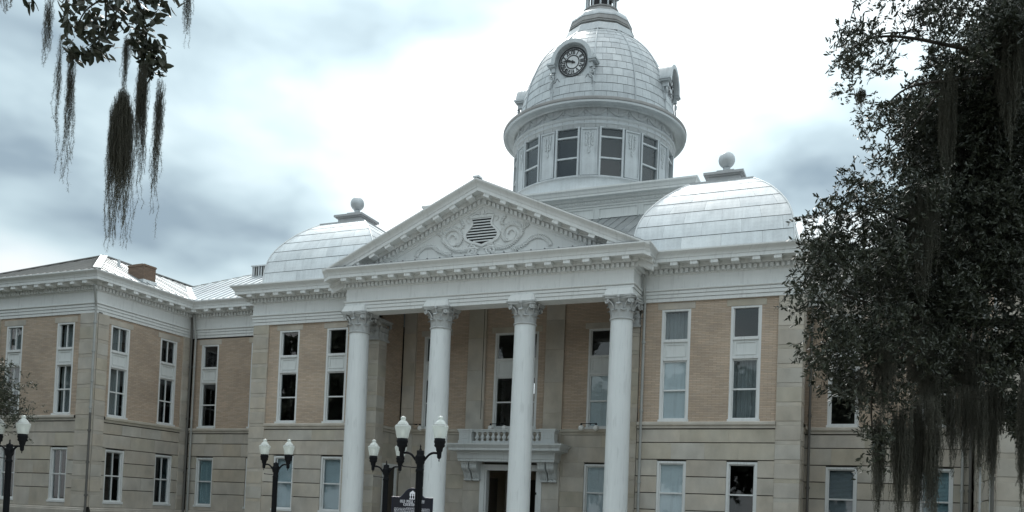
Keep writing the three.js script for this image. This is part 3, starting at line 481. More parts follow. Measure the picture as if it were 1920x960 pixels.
  mesh('scrollwork', merge(rel), M.white, PD);
}

/* ---- standing seam roofs ---- */
function clipStrip(poly, s0, s1) {
  const cut = (P, f) => { const o = []; for (let i = 0; i < P.length; i++) { const a = P[i], b = P[(i + 1) % P.length], fa = f(a), fb = f(b); if (fa >= 0) o.push(a); if (fa * fb < 0) { const t = fa / (fa - fb); o.push([a[0] + (b[0] - a[0]) * t, a[1] + (b[1] - a[1]) * t]); } } return o; };
  return cut(cut(poly, (p) => p[0] - s0), (p) => s1 - p[0]);
}
function seamRoof(pts3, org, uDir, vDir, mats, pitch = .5, rib = .035) {   // pts3 in the plane of org + u*uDir + v*vDir
  const O = new THREE.Vector3(...org), U = new THREE.Vector3(...uDir).normalize(), Vv = new THREE.Vector3(...vDir).normalize(), N = U.clone().cross(Vv); if (N.y < 0) N.negate();
  const poly = pts3.map((p) => { const q = new THREE.Vector3(...p).sub(O); return [q.dot(U), q.dot(Vv)]; });
  const at = ([a, b], h = 0) => O.clone().addScaledVector(U, a).addScaledVector(Vv, b).addScaledVector(N, h).toArray();
  const R = grp('roof', CH), s0 = Math.min(...poly.map((p) => p[0])), s1 = Math.max(...poly.map((p) => p[0])), n = Math.ceil((s1 - s0) / pitch);
  for (let i = 0; i < n; i++) {
    const a = s0 + i * pitch, b = Math.min(s1, a + pitch), c = clipStrip(poly, a, b); if (c.length < 3) continue; const l = []; const pa = [];
    for (let k = 1; k < c.length - 1; k++) { l.push(at(c[0]), at(c[k]), at(c[k + 1])); }
    const vs = c.filter((p) => Math.abs(p[0] - a) < 1e-4).map((p) => p[1]);
    if (vs.length >= 2) { const v0 = Math.min(...vs), v1 = Math.max(...vs), w = .014; const A = (x, y, h) => at([x, y], h); l.push(...quad(A(a - w, v0, 0), A(a - w, v1, 0), A(a - w, v1, rib), A(a - w, v0, rib)), ...quad(A(a + w, v0, 0), A(a + w, v1, 0), A(a + w, v1, rib), A(a + w, v0, rib)), ...quad(A(a - w, v0, rib), A(a + w, v0, rib), A(a + w, v1, rib), A(a - w, v1, rib)), ...quad(A(a - w, v0, 0), A(a + w, v0, 0), A(a + w, v0, rib), A(a - w, v0, rib))); }
    const g = tris(l); const uv = []; for (let q = 0; q < l.length; q++) { const p = new THREE.Vector3(...l[q]).sub(O); uv.push(p.dot(U) * .5 + i * 1.37, p.dot(Vv) * .25); } g.setAttribute('uv', new THREE.Float32BufferAttribute(uv, 2));
    mesh('roof_panel', g, mats[(i * 7 + (i >> 2)) % mats.length], R);
  }
  return R;
}
function capStrip(a, b, w, h, m, name = 'hip_cap') { const A = new THREE.Vector3(...a), B = new THREE.Vector3(...b), d = B.clone().sub(A), L = d.length(); const g = new THREE.BoxGeometry(w, h, L); const o = new THREE.Object3D(); o.position.copy(A.add(B).multiplyScalar(.5)); o.lookAt(new THREE.Vector3(...b)); o.updateMatrix(); g.applyMatrix4(o.matrix); return mesh(name, uvBox(g), m, CH); }
const ye = 12.05;
for (const s of [-1, 1]) {
  const xo = s * 26.95, xi = s * 17.83, xc = s * 22.39, ya = 14.22, za = .4, zf = 4.78, zr = -16, dk = [M.roofDark, M.roofDark], gr = [M.roofGrey, M.roofGrey, M.galv];
  seamRoof([[xo, ye, zf], [xi, ye, zf], [xc, ya, za]], [xi, ye, zf], [1, 0, 0], [0, ya - ye, za - zf], dk, .45);
  seamRoof([[xi, ye, zf], [xi, ye, zr], [xc, ya, zr], [xc, ya, za]], [xi, ye, zf], [0, 0, 1], [xc - xi, ya - ye, 0], gr, .48);
  seamRoof([[xo, ye, zf], [xo, ye, zr], [xc, ya, zr], [xc, ya, za]], [xo, ye, zf], [0, 0, 1], [xc - xo, ya - ye, 0], dk, 1.2);
  capStrip([xi, ye + .03, zf], [xc, ya + .05, za], .34, .05, M.galv); capStrip([xo, ye + .02, zf], [xc, ya + .04, za], .3, .05, M.roofDark); capStrip([xc, ya + .04, za], [xc, ya + .04, zr], .22, .06, M.roofDark, 'ridge_cap');
  // valley flashing between wing and main roof
  capStrip([s * 17.85, ye + .05, -1.37], [s * 21.0, 13.72, -4.45], .5, .04, M.galv, 'valley_flashing');
  // main roof, its hip and end slope
  capStrip([s * 21.0, 13.74, -4.45], [s * 15.4, 16.0, -8.65], .14, .05, M.roofDark);
  seamRoof([[s * 21, 13.72, -4.45], [s * 15.4, 15.97, -8.65], [s * 15.4, 15.97, -9.2], [s * 21, 13.72, -13]], [s * 21, 13.72, -4.45], [0, 0, 1], [s * -5.6, 2.25, 0], [M.roofGrey], 1.2);
  seamRoof([[s * 6.6, ye, -1.37], [s * 17.85, ye, -1.37], [s * 21, 13.72, -4.45], [s * 15.4, 15.97, -8.65], [s * 6.6, 15.97, -8.65]], [s * 6.6, ye, -1.37], [1, 0, 0], [0, .55, -1], [M.galv, M.galv, M.tinB], .46, .05);
}
seamRoof([[-6.6, 12.0, .75], [6.6, 12.0, .75], [6.6, 16.37, -7.1], [-6.6, 16.37, -7.1]], [-6.6, 12.0, .75], [1, 0, 0], [0, 4.37, -7.85], [M.roofGrey, M.roofGrey, M.roofGrey], .48);
mesh('roof_deck', uvBox(merge([box(-15.4, 15.4, 15.88, 15.96, -20, -8.6), ...[-6.59, 6.59].map((x) => tris([[x, 11.95, .7], [x, 16.3, -7.1], [x, 11.95, -8.6], [x, 16.3, -7.1], [x, 15.95, -8.6], [x, 11.95, -8.6]])), box(-21, 21, 11.9, 13.6, -19, -12)])), M.roofGrey, CH);
capStrip([6.6, 16.0, -8.65], [15.4, 16.0, -8.65], .2, .1, M.roofDark, 'ridge_cap'); capStrip([-15.4, 16.0, -8.65], [-6.6, 16.0, -8.65], .2, .1, M.roofDark, 'ridge_cap');
for (const s of [-1, 1]) seamRoof([[0, 15.22, 2.1], [s * 7.2, 11.98, 2.1], [s * 7.2, 11.98, -1], [0, 15.22, -5.2]], [0, 15.22, 2.1], [0, 0, 1], [s * 7.2, -3.24, 0], [M.roofGrey], .5);
{ // brick chimney, vent pipe and louvred roof box
  const c = grp('chimney', CH, -19.0, 12, 1.05, -.05); mesh('shaft', uvBox(box(-.56, .56, -.2, 1.26, -.36, .36)), M.chimney, c); mesh('cap', uvBox(box(-.59, .59, 1.16, 1.24, -.39, .39)), M.chimney, c); mesh('flashing', uvBox(box(-.62, .62, -.1, .48, -.42, .42)), M.galv, c); mesh('lid', uvBox(box(-.36, .3, 1.26, 1.32, -.26, .26)), M.chimney, c);
  mesh('vent_pipe', uvBox(merge([cyl([-20.65, 13.2, 1.0], [-20.65, 13.75, 1.0], .07), box(-20.78, -20.52, 13.3, 13.36, .88, 1.12)])), M.galv, CH);
  const b = grp('roof_vent', CH, -17.1, 14.4, -6.3); mesh('hood', uvBox(merge([box(-.85, .85, .68, .75, -.5, .5), box(-.8, -.75, 0, .68, -.45, .45), box(.75, .8, 0, .68, -.45, .45)])), M.galv, b); for (let i = 0; i < 9; i++) mesh('slat', box(-.72 + i * .17, -.64 + i * .17, -.2, .68, .38, .43), i % 3 === 1 ? M.pipe : M.galv, b); mesh('vent_back', box(-.75, .75, -.3, .68, .2, .25), M.dark, b);
}

/* ---- corner domes: square plan, curved sides of overlapping sheets ---- */
const domeProf = [[3.12, 12.05], [3.11, 12.35], [3.06, 12.95], [2.95, 13.45], [2.74, 13.92], [2.46, 14.34], [2.10, 14.78], [1.70, 15.16], [1.28, 15.50]];
const domeRows = [12.06, 12.72, 13.28, 13.80, 14.30, 14.76, 15.16, 15.50];
const profR = (P, y) => { for (let i = 0; i < P.length - 1; i++) if (y <= P[i + 1][1] + 1e-6) { const t = (y - P[i][1]) / (P[i + 1][1] - P[i][1]); return lerp(P[i][0], P[i + 1][0], t); } return P[P.length - 1][0]; };
{ const c = new THREE.CatmullRomCurve3(domeProf.map(([r, y]) => new THREE.Vector3(r, y, 0))); domeProf.length = 0; for (const p of c.getPoints(48)) domeProf.push([p.x, p.y]); }
for (const s of [-1, 1]) {
  const D = grp('corner_dome', CH, s * 9.17, 0, -3.1); const under = [];
  for (let f = 0; f < 4; f++) {
    for (let i = 0; i < domeProf.length - 1; i++) { const [r0, y0] = domeProf[i], [r1, y1] = domeProf[i + 1]; const g = tris(quad([-r0 + .03, y0, r0 - .03], [r0 - .03, y0, r0 - .03], [r1 - .03, y1, r1 - .03], [-r1 + .03, y1, r1 - .03])); g.rotateY(f * H); under.push(g); }
    for (let r = 0; r < domeRows.length - 1; r++) {
      const y0 = domeRows[r] + .008, y1 = domeRows[r + 1] - .012, n = r < 5 ? 4 : 3; const st = r % 2 ? .5 / n : 0;
      const edges = [-1]; for (let k = 0; k < n; k++) { const e = -1 + 2 * (k + .5 + (r % 2 ? .25 : -.25)) / n; if (e > -.93 && e < .93) edges.push(e); } edges.push(1);
      for (let k = 0; k < edges.length - 1; k++) {
        const l = [], m = 3, d0 = rr(0, .006); for (let q = 0; q < m; q++) { const ya = lerp(y0, y1, q / m), yb = lerp(y0, y1, (q + 1) / m), ra = profR(domeProf, ya), rb = profR(domeProf, yb), lift = (t) => .012 * (1 - t) + d0; const g = .0025; const P = (e, r2, yy, t, end) => [e * r2 + (Math.abs(e) < 1 ? end * g : 0), yy, r2 + lift(t)]; l.push(...quad(P(edges[k], ra, ya, q / m, 1), P(edges[k + 1], ra, ya, q / m, -1), P(edges[k + 1], rb, yb, (q + 1) / m, -1), P(edges[k], rb, yb, (q + 1) / m, 1))); }
        const g = uvBox(tris(l), rr(0, 6), rr(0, 6)); g.rotateY(f * H); mesh('metal_sheet', g, [M.tin, M.tinC, M.tin, M.tin][Math.floor(rnd() * 4)], D);
      }
    }
  }
  mesh('dome_shell', merge(under), M.seam, D);
  const ribs = []; for (let f = 0; f < 4; f++) { const g = tube(domeProf.filter((q, i) => i % 6 === 0).map(([r, y]) => [r + .005, y, r + .005]), .035, 24, 5); g.rotateY(f * H); ribs.push(g); } mesh('hip_roll', merge(ribs), M.tinC, D);
  const st = (a, y0, y1) => box(-a, a, y0, y1, -a, a);
  mesh('cap', uvBox(merge([st(1.30, 15.48, 15.56), st(.74, 15.56, 15.68), st(.66, 15.68, 15.96), st(.74, 15.96, 16.02), st(.82, 16.02, 16.12), st(.42, 16.12, 16.24), st(.36, 16.24, 16.34)])), M.capGrey, D);
  mesh('finial_ball', uvBox(merge([lathe([[.30, 16.30], [.20, 16.38], [.12, 16.46], [.16, 16.53], [.1, 16.56]], 20), (() => { const g = new THREE.SphereGeometry(.345, 28, 20); g.translate(0, 16.88, 0); return g; })()])), M.tower, D);
}

/* ---- attic under the tower ---- */
{
  const A = grp('attic', CH, 0, 0, -13), hx = 6.66, hz = 6.02, d0 = .30;
  const P = [[-hx, -hz], [-hx, hz], [hx, hz], [hx, -hz], [-hx + .001, -hz]], up = (l) => l.map(([o, y]) => [o, y + d0]);
  mesh('attic_wall', uvBox(box(-hx, hx, 15, 17.45, -hz, hz)), M.attic, A);
  mesh('attic_cornice', uvBox(sweep(up([[0, 16.60], [.06, 16.62], [.06, 16.70], [.12, 16.72], [.12, 16.86], [.22, 16.90], [.28, 16.98], [.50, 17.0], [.50, 17.10], [.53, 17.12], [.57, 17.24], [.64, 17.32], [.64, 17.40], [0, 17.44]]), P)), M.attic, A);
  mesh('attic_base', uvBox(sweep(up([[.10, 15.3], [.10, 15.78], [.06, 15.84], [0, 15.88]]), P)), M.attic, A);
  mesh('attic_roof', box(-hx, hx, 17.66, 17.73, -hz, hz), M.attic, A);
  const d = []; for (let x = -hx; x < hx; x += .17) d.push(box(x, x + .09, 16.75 + d0, 16.85 + d0, hz + .11, hz + .17)); for (let x = -hz; x < hz; x += .17) d.push(box(hx + .11, hx + .17, 16.75 + d0, 16.85 + d0, x, x + .09)); mesh('dentils', uvBox(merge(d)), M.attic, A, 'stuff');
  for (let i = -3; i < 3; i++) { const x0 = i * 2.22 + .12, x1 = (i + 1) * 2.22 - .12, y = d0 + .02; const l = [box(x0, x1, 16.46 + y, 16.51 + y, hz, hz + .06), box(x0, x1, 15.98 + y, 16.03 + y, hz, hz + .06), box(x0, x0 + .05, 16.03 + y, 16.46 + y, hz, hz + .06), box(x1 - .05, x1, 16.03 + y, 16.46 + y, hz, hz + .06), box(x0 + .05, x1 - .05, 16.03 + y, 16.46 + y, hz, hz + .01)]; mesh('panel', uvBox(merge(l), rr(0, 5)), M.attic, A); }
}

/* ---- drum, dome, clock, lantern ---- */
const TW = (() => {
  const R = 4.45, D30 = Math.PI / 6;
  const T = grp('drum', CH, 0, 0, -13);
  mesh('drum_skirt', uvBox(lathe([[4.95, 17.72], [4.85, 17.95], [4.62, 18.5], [4.55, 18.85], [4.55, 19.12], [4.62, 19.16], [4.62, 19.22], [4.40, 19.26]], 72)), M.tower, T);
  mesh('drum_core', (() => { const l = []; for (let k = 0; k < 12; k++) { l.push(new THREE.CylinderGeometry(R - .03, R - .03, 2.75, 12, 1, true, (k + .5) * D30 - .128, .256)); l[l.length - 1].translate(0, 20.6, 0); } l.push((() => { const g = new THREE.CylinderGeometry(3.2, 3.2, 4, 24, 1, true); g.translate(0, 20.2, 0); return g; })()); return merge(l); })(), M.towerB, T);
  mesh('drum_entablature', uvBox(lathe([[R - .05, 21.80], [R + .04, 21.82], [R + .04, 21.98], [R + .10, 22.0], [R + .10, 22.05], [R + .05, 22.08], [R + .05, 22.22], [R + .12, 22.25], [R + .15, 22.30], [R + .15, 22.36], [R + .04, 22.38], [R + .04, 22.86], [R + .14, 22.88], [R + .2, 22.95], [R + .52, 22.955], [R + .54, 22.88], [R + .70, 22.86], [R + .71, 22.97], [R + .66, 22.99], [R + .71, 23.04], [R + .72, 23.12], [4.5, 23.34], [4.36, 23.36]], 96)), M.tower, T);
  // brown cornice band and its pale lower facings
  mesh('drum_gutter', uvBox(lathe([[R + .722, 22.985], [R + .745, 23.0], [R + .75, 23.13], [R + .72, 23.15]], 96)), M.brownTin, T);
  for (let k = 0; k < 48; k++) { const a = k / 48 * Math.PI * 2; if (Math.cos(a - .32) < -.25) continue; mesh('cornice_facing', new THREE.CylinderGeometry(R + .716, R + .708, .10, 3, 1, true, a + .006, Math.PI / 24 - .0), M.towerC, T).position.y = 22.92; }
  const pil = [], sg = [];
  for (let k = 0; k < 12; k++) {
    const a = k * D30, wg = grp('drum_window', CH, 0, 0, -13, a), zr = R * Math.cos(.126), hw = .60;
    const b = (x0, x1, y0, y1, z0, z1) => box(x0, x1, y0, y1, zr + z0, zr + z1);
    mesh('frame', uvBox(merge([b(-hw - .06, -hw + .04, 19.22, 21.86, -.15, .07), b(hw - .04, hw + .06, 19.22, 21.86, -.15, .07), b(-hw + .04, hw - .04, 21.30, 21.38, -.13, .03), b(-hw + .04, hw - .04, 20.20, 20.28, -.13, .03), b(-hw + .04, hw - .04, 19.22, 19.30, -.13, .05), b(-hw + .04, hw - .04, 21.80, 21.86, -.13, .05)])), M.tower, wg);
    for (const [y0, y1] of [[19.3, 20.2], [20.28, 21.3], [21.38, 21.8]]) mesh('pane', b(-hw + .03, hw - .03, y0, y1, -.062, -.056), M.glass, wg);
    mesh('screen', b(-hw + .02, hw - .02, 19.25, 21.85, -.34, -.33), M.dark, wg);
    // panel between windows with a drop of carved fruit
    const pg = grp('drum_panel', CH, 0, 0, -13, a + D30 / 2), l = []; const hp = .385, zp = R * Math.cos(.1) - .02;
    const q = (x0, x1, y0, y1, z0, z1) => box(x0, x1, y0, y1, zp + z0, zp + z1);
    mesh('panel_frame', uvBox(merge([q(-hp - .05, -hp, 19.30, 21.80, 0, .09), q(hp, hp + .05, 19.30, 21.80, 0, .09), q(-hp, hp, 21.72, 21.80, 0, .09), q(-hp, hp, 19.30, 19.38, 0, .09), q(-hp, hp, 19.38, 21.72, -.02, .035)])), M.tower, pg);
    const dr = []; for (let i = 0; i < 16; i++) { const t = i / 16, y = 21.6 - t * 1.15; for (const s of [-1, 0, 1]) { if (s && i > 9) continue; const e = new THREE.SphereGeometry(.045 + rnd() * .02, 6, 5); e.scale(1, 1.2, .6); e.translate(s * (.17 - .05 * t) + rr(-.03, .03), y - Math.abs(s) * .05, zp + .05); dr.push(e); } } mesh('fruit_drop', merge(dr), M.towerC, pg);
  }
  // swags round the drum's frieze
  const sw = []; for (let k = 0; k < 24; k++) { const a0 = (k + .28) * Math.PI / 12; if (Math.cos(a0 - .32) < -.3) continue; const p = []; for (let i = 0; i <= 10; i++) { const t = i / 10, a = a0 + (t - .5) * .235, y = 22.80 - .27 * (1 - Math.pow(2 * t - 1, 2)); p.push([Math.sin(a) * (R + .055), y, Math.cos(a) * (R + .055)]); } for (const dy of [0, -.06]) sw.push(tube(p.map(([x, y, z]) => [x, y + dy, z]), .036, 14, 5)); const a1 = a0 + .131; sw.push(cyl([Math.sin(a1) * (R + .06), 22.83, Math.cos(a1) * (R + .06)], [Math.sin(a1) * (R + .06), 22.55, Math.cos(a1) * (R + .06)], .03, .05, 6)); }
  mesh('swags', merge(sw), M.towerC, T);
  const js = []; for (let k = 0; k < 48; k++) { const a = (k + .5) * Math.PI / 24; if (Math.cos(a - .32) < -.25) continue; const g = box(-.006, .006, 22.4, 22.85, R + .03, R + .046), g2 = box(-.006, .006, 22.08, 22.22, R + .04, R + .056), g3 = box(-.006, .006, 21.82, 21.98, R + .03, R + .046); for (const e of [g, g2, g3]) { e.rotateY(a); js.push(e); } } mesh('sheet_joint', merge(js), M.seam, T);

  /* dome */
  const D = grp('dome', CH, .10, 0, -13);
  const prof = [[4.40, 23.30], [4.39, 23.8], [4.31, 24.5], [4.13, 25.3], [3.84, 26.1], [3.42, 26.95], [2.84, 27.70], [2.24, 28.28], [1.85, 28.60]];
  const cv = new THREE.CatmullRomCurve3(prof.map(([r, y]) => new THREE.Vector3(r, y, 0))), pp = cv.getPoints(80).map((p) => [p.x, p.y]);
  mesh('dome_shell', lathe(pp.map(([r, y]) => [r - .03, y]), 72), M.seam, D);
  const nRow = 13, arc = cv.getLength(); const rest = [];
  const pos = (u) => { const p = cv.getPointAt(clamp(u)); return [p.x, p.y]; };
  for (let r = 0; r < nRow; r++) {
    const u0 = r / nRow + .0015, u1 = (r + 1) / nRow - .002, rm = pos((u0 + u1) / 2)[0]; const n = rm > 3.4 ? 4 : rm > 2.7 ? 3 : 2;
    for (let k = 0; k < 12; k++) {
      const A0 = (k - .5) * D30, ed = [0]; for (let i = 0; i < n; i++) { const e = (i + .5 + (r % 2 ? .28 : -.28)) / n; if (e > .08 && e < .92) ed.push(e); } ed.push(1);
      for (let i = 0; i < ed.length - 1; i++) {
        const a0 = A0 + ed[i] * D30, a1 = A0 + ed[i + 1] * D30, g0 = .0055 / rm, l = [], tilt = rr(0, .006), m = 2, na = 3;
        for (let q = 0; q < m; q++) for (let w = 0; w < na; w++) { const f = (s, t) => { const [rad, y] = pos(lerp(u0, u1, t)), a = lerp(a0 + g0, a1 - g0, s), R2 = rad + .010 * (1 - t) + tilt; return [Math.sin(a) * R2, y, Math.cos(a) * R2]; }; l.push(...quad(f(w / na, q / m), f((w + 1) / na, q / m), f((w + 1) / na, (q + 1) / m), f(w / na, (q + 1) / m))); }
        const g = uvBox(tris(l), rr(0, 6), rr(0, 6)); if (Math.cos((a0 + a1) / 2 - .32) > -.12) mesh('metal_sheet', g, [M.tower, M.towerB, M.towerC, M.tower][Math.floor(rnd() * 4)], D); else rest.push(g);
      }
    }
  }
  mesh('rear_sheets', merge(rest), M.tower, D, 'stuff');
  for (let k = 0; k < 12; k++) { const a = (k + .5) * D30; mesh('rib', tube(pp.filter((q, i) => i % 8 === 0).map(([r, y]) => [Math.sin(a) * (r + .02), y, Math.cos(a) * (r + .02)]), .045, 30, 6), M.towerB, D); }
  /* collar and lantern, twelve sided */
  const poly = (pts) => flat(uvBox(lathe(pts, 12, D30 / 2)));
  const K = grp('lantern', CH, .13, 0, -13);
  mesh('collar_skirt', poly([[2.22, 28.36], [1.98, 28.86], [1.84, 28.88]]), M.towerB, K);
  mesh('collar', poly([[1.84, 28.80], [1.84, 28.98], [1.93, 29.0], [1.93, 29.06], [1.78, 29.10], [1.86, 29.16], [1.80, 29.42], [1.74, 29.46], [1.66, 29.66], [1.50, 29.82], [1.30, 29.92], [1.12, 29.96]]), M.brownTin, K);
  mesh('collar_roll', poly([[1.82, 29.42], [1.80, 29.52], [1.70, 29.70], [1.54, 29.86], [1.32, 29.97], [1.10, 30.0]]), M.tower, K);
  mesh('lantern_base', poly([[1.14, 29.98], [1.10, 30.16], [1.02, 30.30], [1.06, 30.34], [1.06, 30.40], [.5, 30.42]]), M.brownTin, K);
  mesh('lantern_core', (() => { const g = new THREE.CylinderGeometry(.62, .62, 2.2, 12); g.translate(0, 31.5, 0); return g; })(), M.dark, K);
  for (let k = 0; k < 12; k++) { const a = (k + .5) * D30; mesh('colonnette', cyl([Math.sin(a) * .84, 30.4, Math.cos(a) * .84], [Math.sin(a) * .84, 32.3, Math.cos(a) * .84], .055, .05, 8), M.tower, K); }
  { const g = uvBox(merge([box(.55, 1.02, 31.0, 31.16, -.30, .30), box(.55, .95, 31.16, 31.26, -.24, .24)])); g.rotateY(-.25); mesh('lantern_hood', g, M.tower, K); }
  mesh('lantern_roof', poly([[.85, 32.2], [1.05, 32.25], [1.1, 32.4], [.9, 32.6], [.7, 33.1], [.3, 33.5], [.08, 33.7], [.06, 34.6], [0, 34.6]]), M.tower, K);
  return T;
})();

/* ---- clocks ---- */
const roman = ['XII', 'I', 'II', 'III', 'IV', 'V', 'VI', 'VII', 'VIII', 'IX', 'X', 'XI'];
for (const k of [0, 1, 2, 3]) {
  const C = grp('clock', CH, .06, 0, -13, k * H), zc = 4.32, cy = 25.46, rD = .78;
  const l = [], ar = (r, a0, a1, n) => Array.from({ length: n + 1 }, (_, i) => { const a = lerp(a0, a1, i / n); return new THREE.Vector2(Math.cos(a) * r, Math.sin(a) * r + cy); });
  // front slab: curved shoulders under a round head
  const sh = new THREE.Shape([new THREE.Vector2(-1.22, 23.25), new THREE.Vector2(1.22, 23.25), new THREE.Vector2(1.22, 24.25), new THREE.Vector2(1.16, 24.5), new THREE.Vector2(1.02, 24.66), new THREE.Vector2(.98, 24.85), new THREE.Vector2(1.02, 25.0), ...ar(.99, -.2, Math.PI + .2, 28), new THREE.Vector2(-1.02, 25.0), new THREE.Vector2(-.98, 24.85), new THREE.Vector2(-1.02, 24.66), new THREE.Vector2(-1.16, 24.5), new THREE.Vector2(-1.22, 24.25)]);
  const fg = new THREE.ExtrudeGeometry(sh, { depth: 1.9, bevelEnabled: false }); fg.translate(0, 0, zc - 1.98); mesh('clock_case', uvBox(fg), M.tower, C);
  // hood: half-round moulding with returned ends
  const hood = new THREE.Shape(ar(1.11, 0, Math.PI, 32)); hood.lineTo(-.93, cy); for (const p of ar(.93, Math.PI, 0, 32)) hood.lineTo(p.x, p.y);
  const hg = new THREE.ExtrudeGeometry(hood, { depth: 1.75, bevelEnabled: true, bevelSize: .03, bevelThickness: .04, bevelSegments: 2 }); hg.translate(0, 0, zc - 1.55); mesh('hood', uvBox(hg), M.towerC, C);
  mesh('hood_end', uvBox(merge([-1, 1].flatMap((s) => { const b = (x0, x1, y0, y1, z1) => box(Math.min(s * x0, s * x1), Math.max(s * x0, s * x1), y0, y1, zc - 1.6, z1); return [b(.93, 1.36, 25.36, 25.46, zc + .24), b(.93, 1.30, 25.28, 25.36, zc + .18), b(.95, 1.14, 25.02, 25.28, zc + .08)]; }))), M.towerB, C);
  mesh('console', merge([-1, 1].flatMap((s) => [(() => { const v = volute(.14, .05); v.translate(s * 1.13, 24.80, zc + .02); return v; })(), tube([[s * 1.14, 25.0, zc - .02], [s * 1.02, 24.82, zc], [s * 1.06, 24.62, zc], [s * 1.2, 24.46, zc], [s * 1.23, 24.2, zc]], .04, 18, 6)])), M.tower, C);
  // raised fields below the dial
  mesh('raised_field', merge([-1, 1].map((s) => tube([[s * .10, 24.42, 0], [s * .42, 24.46, 0], [s * .70, 24.58, 0], [s * .86, 24.78, 0], [s * .94, 24.6, 0], [s * 1.08, 24.5, 0], [s * 1.10, 24.2, 0]].map(([x, y]) => [x, y - .06, zc - .075]), .018, 30, 5))), M.seam, C);
  mesh('case_joint', merge([box(-.012, .012, 23.3, 24.5, zc - .085, zc - .07), box(-1.2, 1.2, 24.0, 24.02, zc - .085, zc - .07)]), M.seam, C);
  // dial
  const dial = new THREE.CylinderGeometry(rD, rD, .05, 48); dial.rotateX(H); dial.translate(0, cy, zc - .06); mesh('dial', uvBox(dial), M.clockFace, C);
  const F = zc - .03, ink = [];
  const rg = (a, b) => { const g = new THREE.RingGeometry(a, b, 56); g.translate(0, cy, F); return g; };
  ink.push(rg(.70, .90), rg(.36, .43)); const dots = []; for (let i = 0; i < 60; i++) { const g = new THREE.CircleGeometry(i % 5 ? .017 : .024, 8); g.translate(0, .785, F + .004); g.rotateZ(-i * Math.PI / 30); g.translate(0, 0, 0); g.scale(.89, .89, 1); g.translate(0, cy, 0); dots.push(g); } mesh('minute_dots', merge(dots), M.clockFace, C);
  roman.forEach((t, i) => { const pieces = []; let x = 0; const st = .056, hgt = .25, y0 = .46; for (const ch of t) { if (ch === 'I') { pieces.push([box(x, x + st, y0, y0 + hgt, F - .004, F + .003)]); x += st + .02; } else if (ch === 'V') { const a = box(-.032, .032, 0, hgt, F - .004, F + .003), b = a.clone(); b.scale(.5, 1, 1); a.translate(0, 0, 0); const A = a.applyMatrix4(new THREE.Matrix4().makeShear(0, 0, -.26, 0, 0, 0)), B = b.applyMatrix4(new THREE.Matrix4().makeShear(0, 0, .26, 0, 0, 0)); A.translate(x + .075, y0, 0); B.translate(x + .075, y0, 0); pieces.push([A, B]); x += .15 + .015; } else { const a = box(-.032, .032, -hgt / 2, hgt / 2, F - .004, F + .003), b = a.clone(); b.scale(.5, 1, 1); const A = a.applyMatrix4(new THREE.Matrix4().makeShear(0, 0, .45, 0, 0, 0)), B = b.applyMatrix4(new THREE.Matrix4().makeShear(0, 0, -.45, 0, 0, 0)); A.translate(x + .07, y0 + hgt / 2, 0); B.translate(x + .07, y0 + hgt / 2, 0); pieces.push([A, B]); x += .14 + .015; } } const w = x; for (const g of pieces.flat()) { g.translate(-w / 2, 0, 0); g.rotateZ(-i * Math.PI / 6); g.translate(0, cy, 0); ink.push(g); } });
  { const g = merge(ink); g.translate(0, -cy, 0); g.scale(.89, .89, 1); g.translate(0, cy, 0); mesh('numerals', g, M.clockBlack, C); }
  // hands: about a quarter to ten
  const hand = (len, w, ang, z) => { const s = new THREE.Shape([[-w * .6, -.14], [w * .6, -.14], [w * .5, 0], [w, len * .55], [w * .35, len * .8], [0, len], [-w * .35, len * .8], [-w, len * .55], [-w * .5, 0]].map((p) => new THREE.Vector2(...p))); const g = new THREE.ExtrudeGeometry(s, { depth: .015, bevelEnabled: false }); g.rotateZ(-ang); g.translate(0, cy, z); return g; };
  mesh('hour_hand', hand(.45, .05, (9 + 46 / 60) / 12 * 2 * Math.PI, F + .012), M.clockBlack, C); mesh('minute_hand', hand(.66, .04, 47 / 60 * 2 * Math.PI, F + .034), M.clockBlack, C);
  const hub = new THREE.CylinderGeometry(.07, .07, .06, 16); hub.rotateX(H); hub.translate(0, cy, F + .03); mesh('hub', hub, M.clockBlack, C);
}

